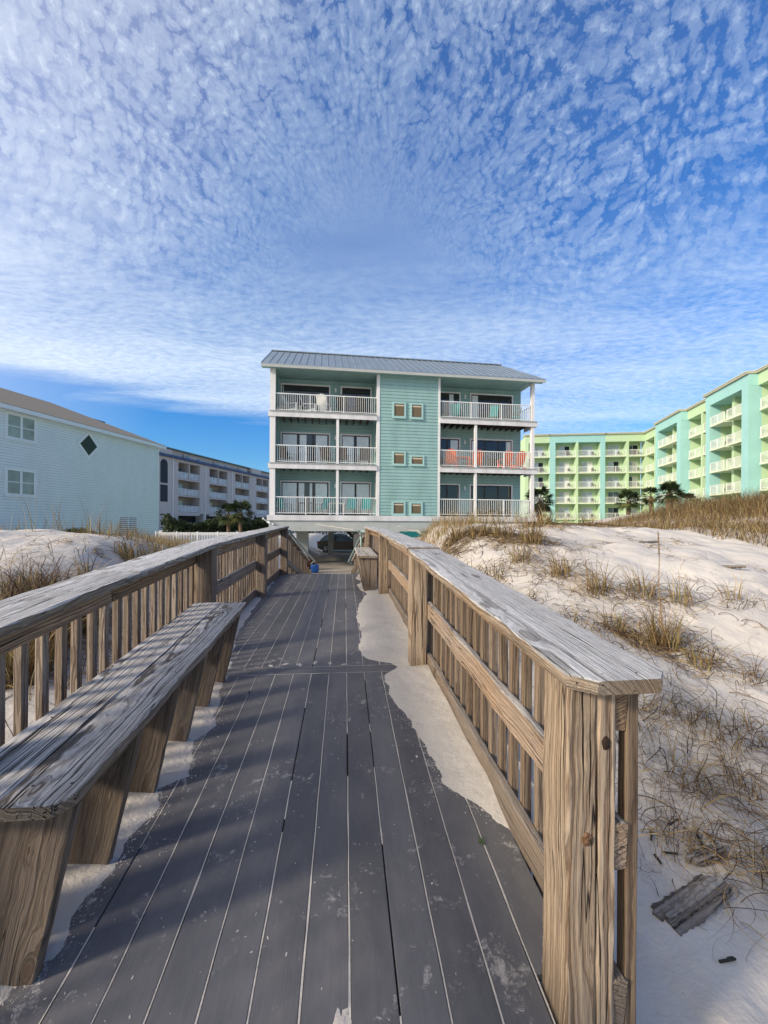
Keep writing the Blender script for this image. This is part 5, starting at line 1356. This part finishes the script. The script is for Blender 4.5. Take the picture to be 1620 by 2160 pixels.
# layer A: streets of puffs on a tilted sheet
den=k.m('MAXIMUM',k.vm('DOT_PRODUCT',Dn,nn),.05)
u=k.m('DIVIDE',k.vm('DOT_PRODUCT',Dn,ex),den); v_=k.m('DIVIDE',k.vm('DOT_PRODUCT',Dn,ey),den)
UV=k.comb(u,v_,0)
wob=k.noise(UV,1.1,2,.5,col=True)
UVw=k.vm('ADD',UV,k.vm('MULTIPLY',k.vm('SUBTRACT',wob,(.5,.5,.5)),(.22,.22,0)))
puff=k.noise(k.map(UVw,(14,11,1)),1,6,.60)
vo=k.n('ShaderNodeTexVoronoi',feature='SMOOTH_F1'); vo.inputs['Scale'].default_value=1; vo.inputs['Smoothness'].default_value=.75; vo.inputs['Randomness'].default_value=.85; k.l(k.map(UVw,(12,8.0,1)),vo.inputs['Vector'])
cell=k.m('SUBTRACT',1.0,vo.outputs['Distance'])
# rows of puffs fanning out from a point 30 degrees above the horizon, growing overhead
ce=R(29); cdir=(fy[0]*math.cos(ce),fy[1]*math.cos(ce),math.sin(ce)); cup=(-fy[0]*math.sin(ce),-fy[1]*math.sin(ce),math.cos(ce))
fx_=k.vm('DOT_PRODUCT',Dn,ex); fz_=k.vm('DOT_PRODUCT',Dn,cup); fd=k.m('MAXIMUM',k.vm('DOT_PRODUCT',Dn,cdir),.05)
gx=k.m('DIVIDE',fx_,fd); gy=k.m('DIVIDE',fz_,fd)
th=k.m('ARCTAN2',gx,k.m('ADD',gy,.0)); rad=k.m('SQRT',k.m('ADD',k.m('MULTIPLY',gx,gx),k.m('MULTIPLY',gy,gy)))
lr=k.m('LOGARITHM',k.m('ADD',rad,.16),2.71828)
LP=k.comb(th,lr,0)
wob2=k.noise(k.map(LP,(2.2,2.6,1)),1,2,.5,col=True)
wob3=k.noise(k.map(LP,(48,44,1)),1,4,.62,col=True)
LPw=k.vm('ADD',LP,k.vm('MULTIPLY',k.vm('SUBTRACT',wob2,(.5,.5,.5)),(.26,.30,0)))
LPw=k.vm('ADD',LPw,k.vm('MULTIPLY',k.vm('SUBTRACT',wob3,(.5,.5,.5)),(.05,.062,0)))
vo2=k.n('ShaderNodeTexVoronoi',feature='SMOOTH_F1'); vo2.inputs['Scale'].default_value=1; vo2.inputs['Smoothness'].default_value=.35; vo2.inputs['Randomness'].default_value=.60; k.l(k.map(LPw,(23,33,1)),vo2.inputs['Vector'])
cell2=k.ramp(vo2.outputs['Distance'],[(.0,1),(.42,.60),(.90,0)],'EASE')
lane=k.noise(k.comb(k.m('MULTIPLY',k.m('ADD',th,k.m('MULTIPLY',k.sep(wob2)[0],.12)),6.0),k.m('MULTIPLY',lr,.5),0),1,3,.55)
big=k.noise(k.map(UV,(.9,.7,1),(5,2,0)),1,3,.5)
fine2=k.noise(k.map(LPw,(42,52,1)),1,6,.7); med2=k.noise(k.map(LPw,(7,5,1)),1,3,.55)
pf=k.ramp(rad,[(.10,.0),(.45,1)])
A=k.m('ADD',.30,k.m('MULTIPLY',k.m('SUBTRACT',cell2,.5),k.m('MULTIPLY',pf,.85))); A=k.m('ADD',A,k.m('MULTIPLY',k.m('SUBTRACT',fine2,.5),k.m('MULTIPLY',pf,.85))); A=k.m('ADD',A,k.m('MULTIPLY',k.m('SUBTRACT',med2,.5),k.m('MULTIPLY',pf,.60)))
A=k.m('ADD',A,k.m('MULTIPLY',k.m('SUBTRACT',lane,.5),k.m('MULTIPLY',pf,.48)))
# layer B: fine ripples on a level sheet
denB=k.m('MAXIMUM',el,.02)
ub=k.m('DIVIDE',k.vm('DOT_PRODUCT',Dn,ex),denB); vb=k.m('DIVIDE',k.vm('DOT_PRODUCT',Dn,fy),denB); UB=k.comb(ub,vb,0)
wb=k.noise(UB,.9,3,.5,col=True); UBw=k.vm('ADD',UB,k.vm('MULTIPLY',k.vm('SUBTRACT',wb,(.5,.5,.5)),(.5,.5,0)))
rip=k.noise(k.map(UBw,(15,26,1),(0,0,0),(0,0,.25)),1,4,.65)
lay=k.noise(k.map(UBw,(.55,1.6,1),(1.7,.4,0),(0,0,-.5)),1,4,.55)
# horizontal position measure
sx=k.m('DIVIDE',k.vm('DOT_PRODUCT',Dn,ex),k.m('MAXIMUM',k.vm('DOT_PRODUCT',Dn,fy),.05))   # about -0.93 .. 0.93
left=k.m('MULTIPLY',sx,-1)
hfade=k.ramp(el,[(.36,0),(.56,1)])          # 1 high, 0 low
bias=k.m('ADD',k.m('MULTIPLY',left,.13),k.m('MULTIPLY',k.m('SUBTRACT',big,.5),.45))
maskA=k.ramp(k.m('ADD',A,bias),[(-.10,.06),(.28,.22),(.62,.40),(1.10,.60)])
# cover of the lower sheet: strongest about 14-24 degrees, thin again near the horizon on the left
cov=k.ramp(el,[(.02,.55),(.12,.55),(.20,.45),(.27,.62),(.42,.55),(.60,.30)])
biasB=k.m('ADD',k.m('MULTIPLY',left,.10),k.m('MULTIPLY',k.m('SUBTRACT',lay,.5),.9))
Bm=k.m('ADD',k.m('ADD',cov,biasB),k.m('MULTIPLY',k.m('SUBTRACT',rip,.5),.85))
# clear slanting window low on the left
win=k.m('ADD',el,k.m('MULTIPLY',k.m('ADD',sx,.4),.06)); 
clear=k.m('MULTIPLY',k.ramp(win,[(.155,1),(.215,0)]),k.ramp(sx,[(-.10,1),(.14,0)])) if False else None
winm=k.m('MULTIPLY',k.ramp(k.m('ADD',win,k.m('MULTIPLY',k.m('SUBTRACT',lay,.5),.10)),[(.215,1),(.262,0)]),k.ramp(k.m('MULTIPLY',k.m('ADD',sx,1),.5),[(.42,1),(.60,0)]))
maskB=k.ramp(Bm,[(.18,.10),(.52,.40),(.95,.76)])
maskB=k.m('MULTIPLY',maskB,k.m('SUBTRACT',1.0,k.m('MULTIPLY',winm,.97)))
mask=k.m('ADD',k.m('MULTIPLY',maskA,hfade),k.m('MULTIPLY',maskB,k.m('SUBTRACT',1.0,hfade)))
cc=k.mix(k.ramp(el,[(.05,0),(.6,1)]),(6.6,7.2,7.5),(5.7,6.7,7.6))
hs=k.n('ShaderNodeHueSaturation'); k.l(sky.outputs[0],hs.inputs['Color']); hs.inputs['Saturation'].default_value=1.38; hs.inputs['Value'].default_value=1.22
fin=k.mix(mask,k.mix(1.0,hs.outputs[0],k.ramp(el,[(.0,(.45,.60,.72)),(.25,(.48,.72,.95)),(.45,(.27,.74,1.0)),(.75,(.21,.72,1.02))]),'MULTIPLY'),cc)
gl=k.vm('DOT_PRODUCT',Dn,tuple(sd)); glow=k.ramp(k.m('MULTIPLY',k.m('ADD',gl,1.0),.5),[(.55,0),(.80,.22),(1.0,1)])  # warm glow added on the sun side to neutralise and lift ambient light
fin=k.mix(glow,fin,(13.0,11.6,9.6))
k.l(fin,bg.inputs[0])
sl=bpy.data.lights.new('Sun','SUN'); sl.energy=2.9; sl.angle=R(7.5); sl.color=(1.0,.885,.72)
so=bpy.data.objects.new('Sun',sl); COL.objects.link(so); so.rotation_euler=sd.to_track_quat('Z','Y').to_euler(); so.location=(-20,-10,20)

# ------------------------------------------------------------------ camera
cam=bpy.data.cameras.new('Camera'); co=bpy.data.objects.new('Camera',cam); COL.objects.link(co); sc.camera=co
cam.sensor_fit='HORIZONTAL'; cam.sensor_width=36; cam.lens=36*873/1620; cam.clip_end=5000; cam.clip_start=.05
cam.shift_y=(1100-1080)/1620.; 
psi=math.atan(83/873.)
co.location=(0,0,2.73)
co.matrix_world=Matrix.Translation((0,0,2.73))@Matrix.Rotation(-psi,4,'Z')@Matrix.Rotation(R(90),4,'X')@Matrix.Rotation(.006,4,'Z')
sc.view_settings.view_transform='Standard'; sc.view_settings.look='None'; sc.view_settings.exposure=0.6; sc.view_settings.gamma=1
sc.render.resolution_x=768; sc.render.resolution_y=1024
sc.cycles.max_bounces=6; sc.cycles.transparent_max_bounces=12
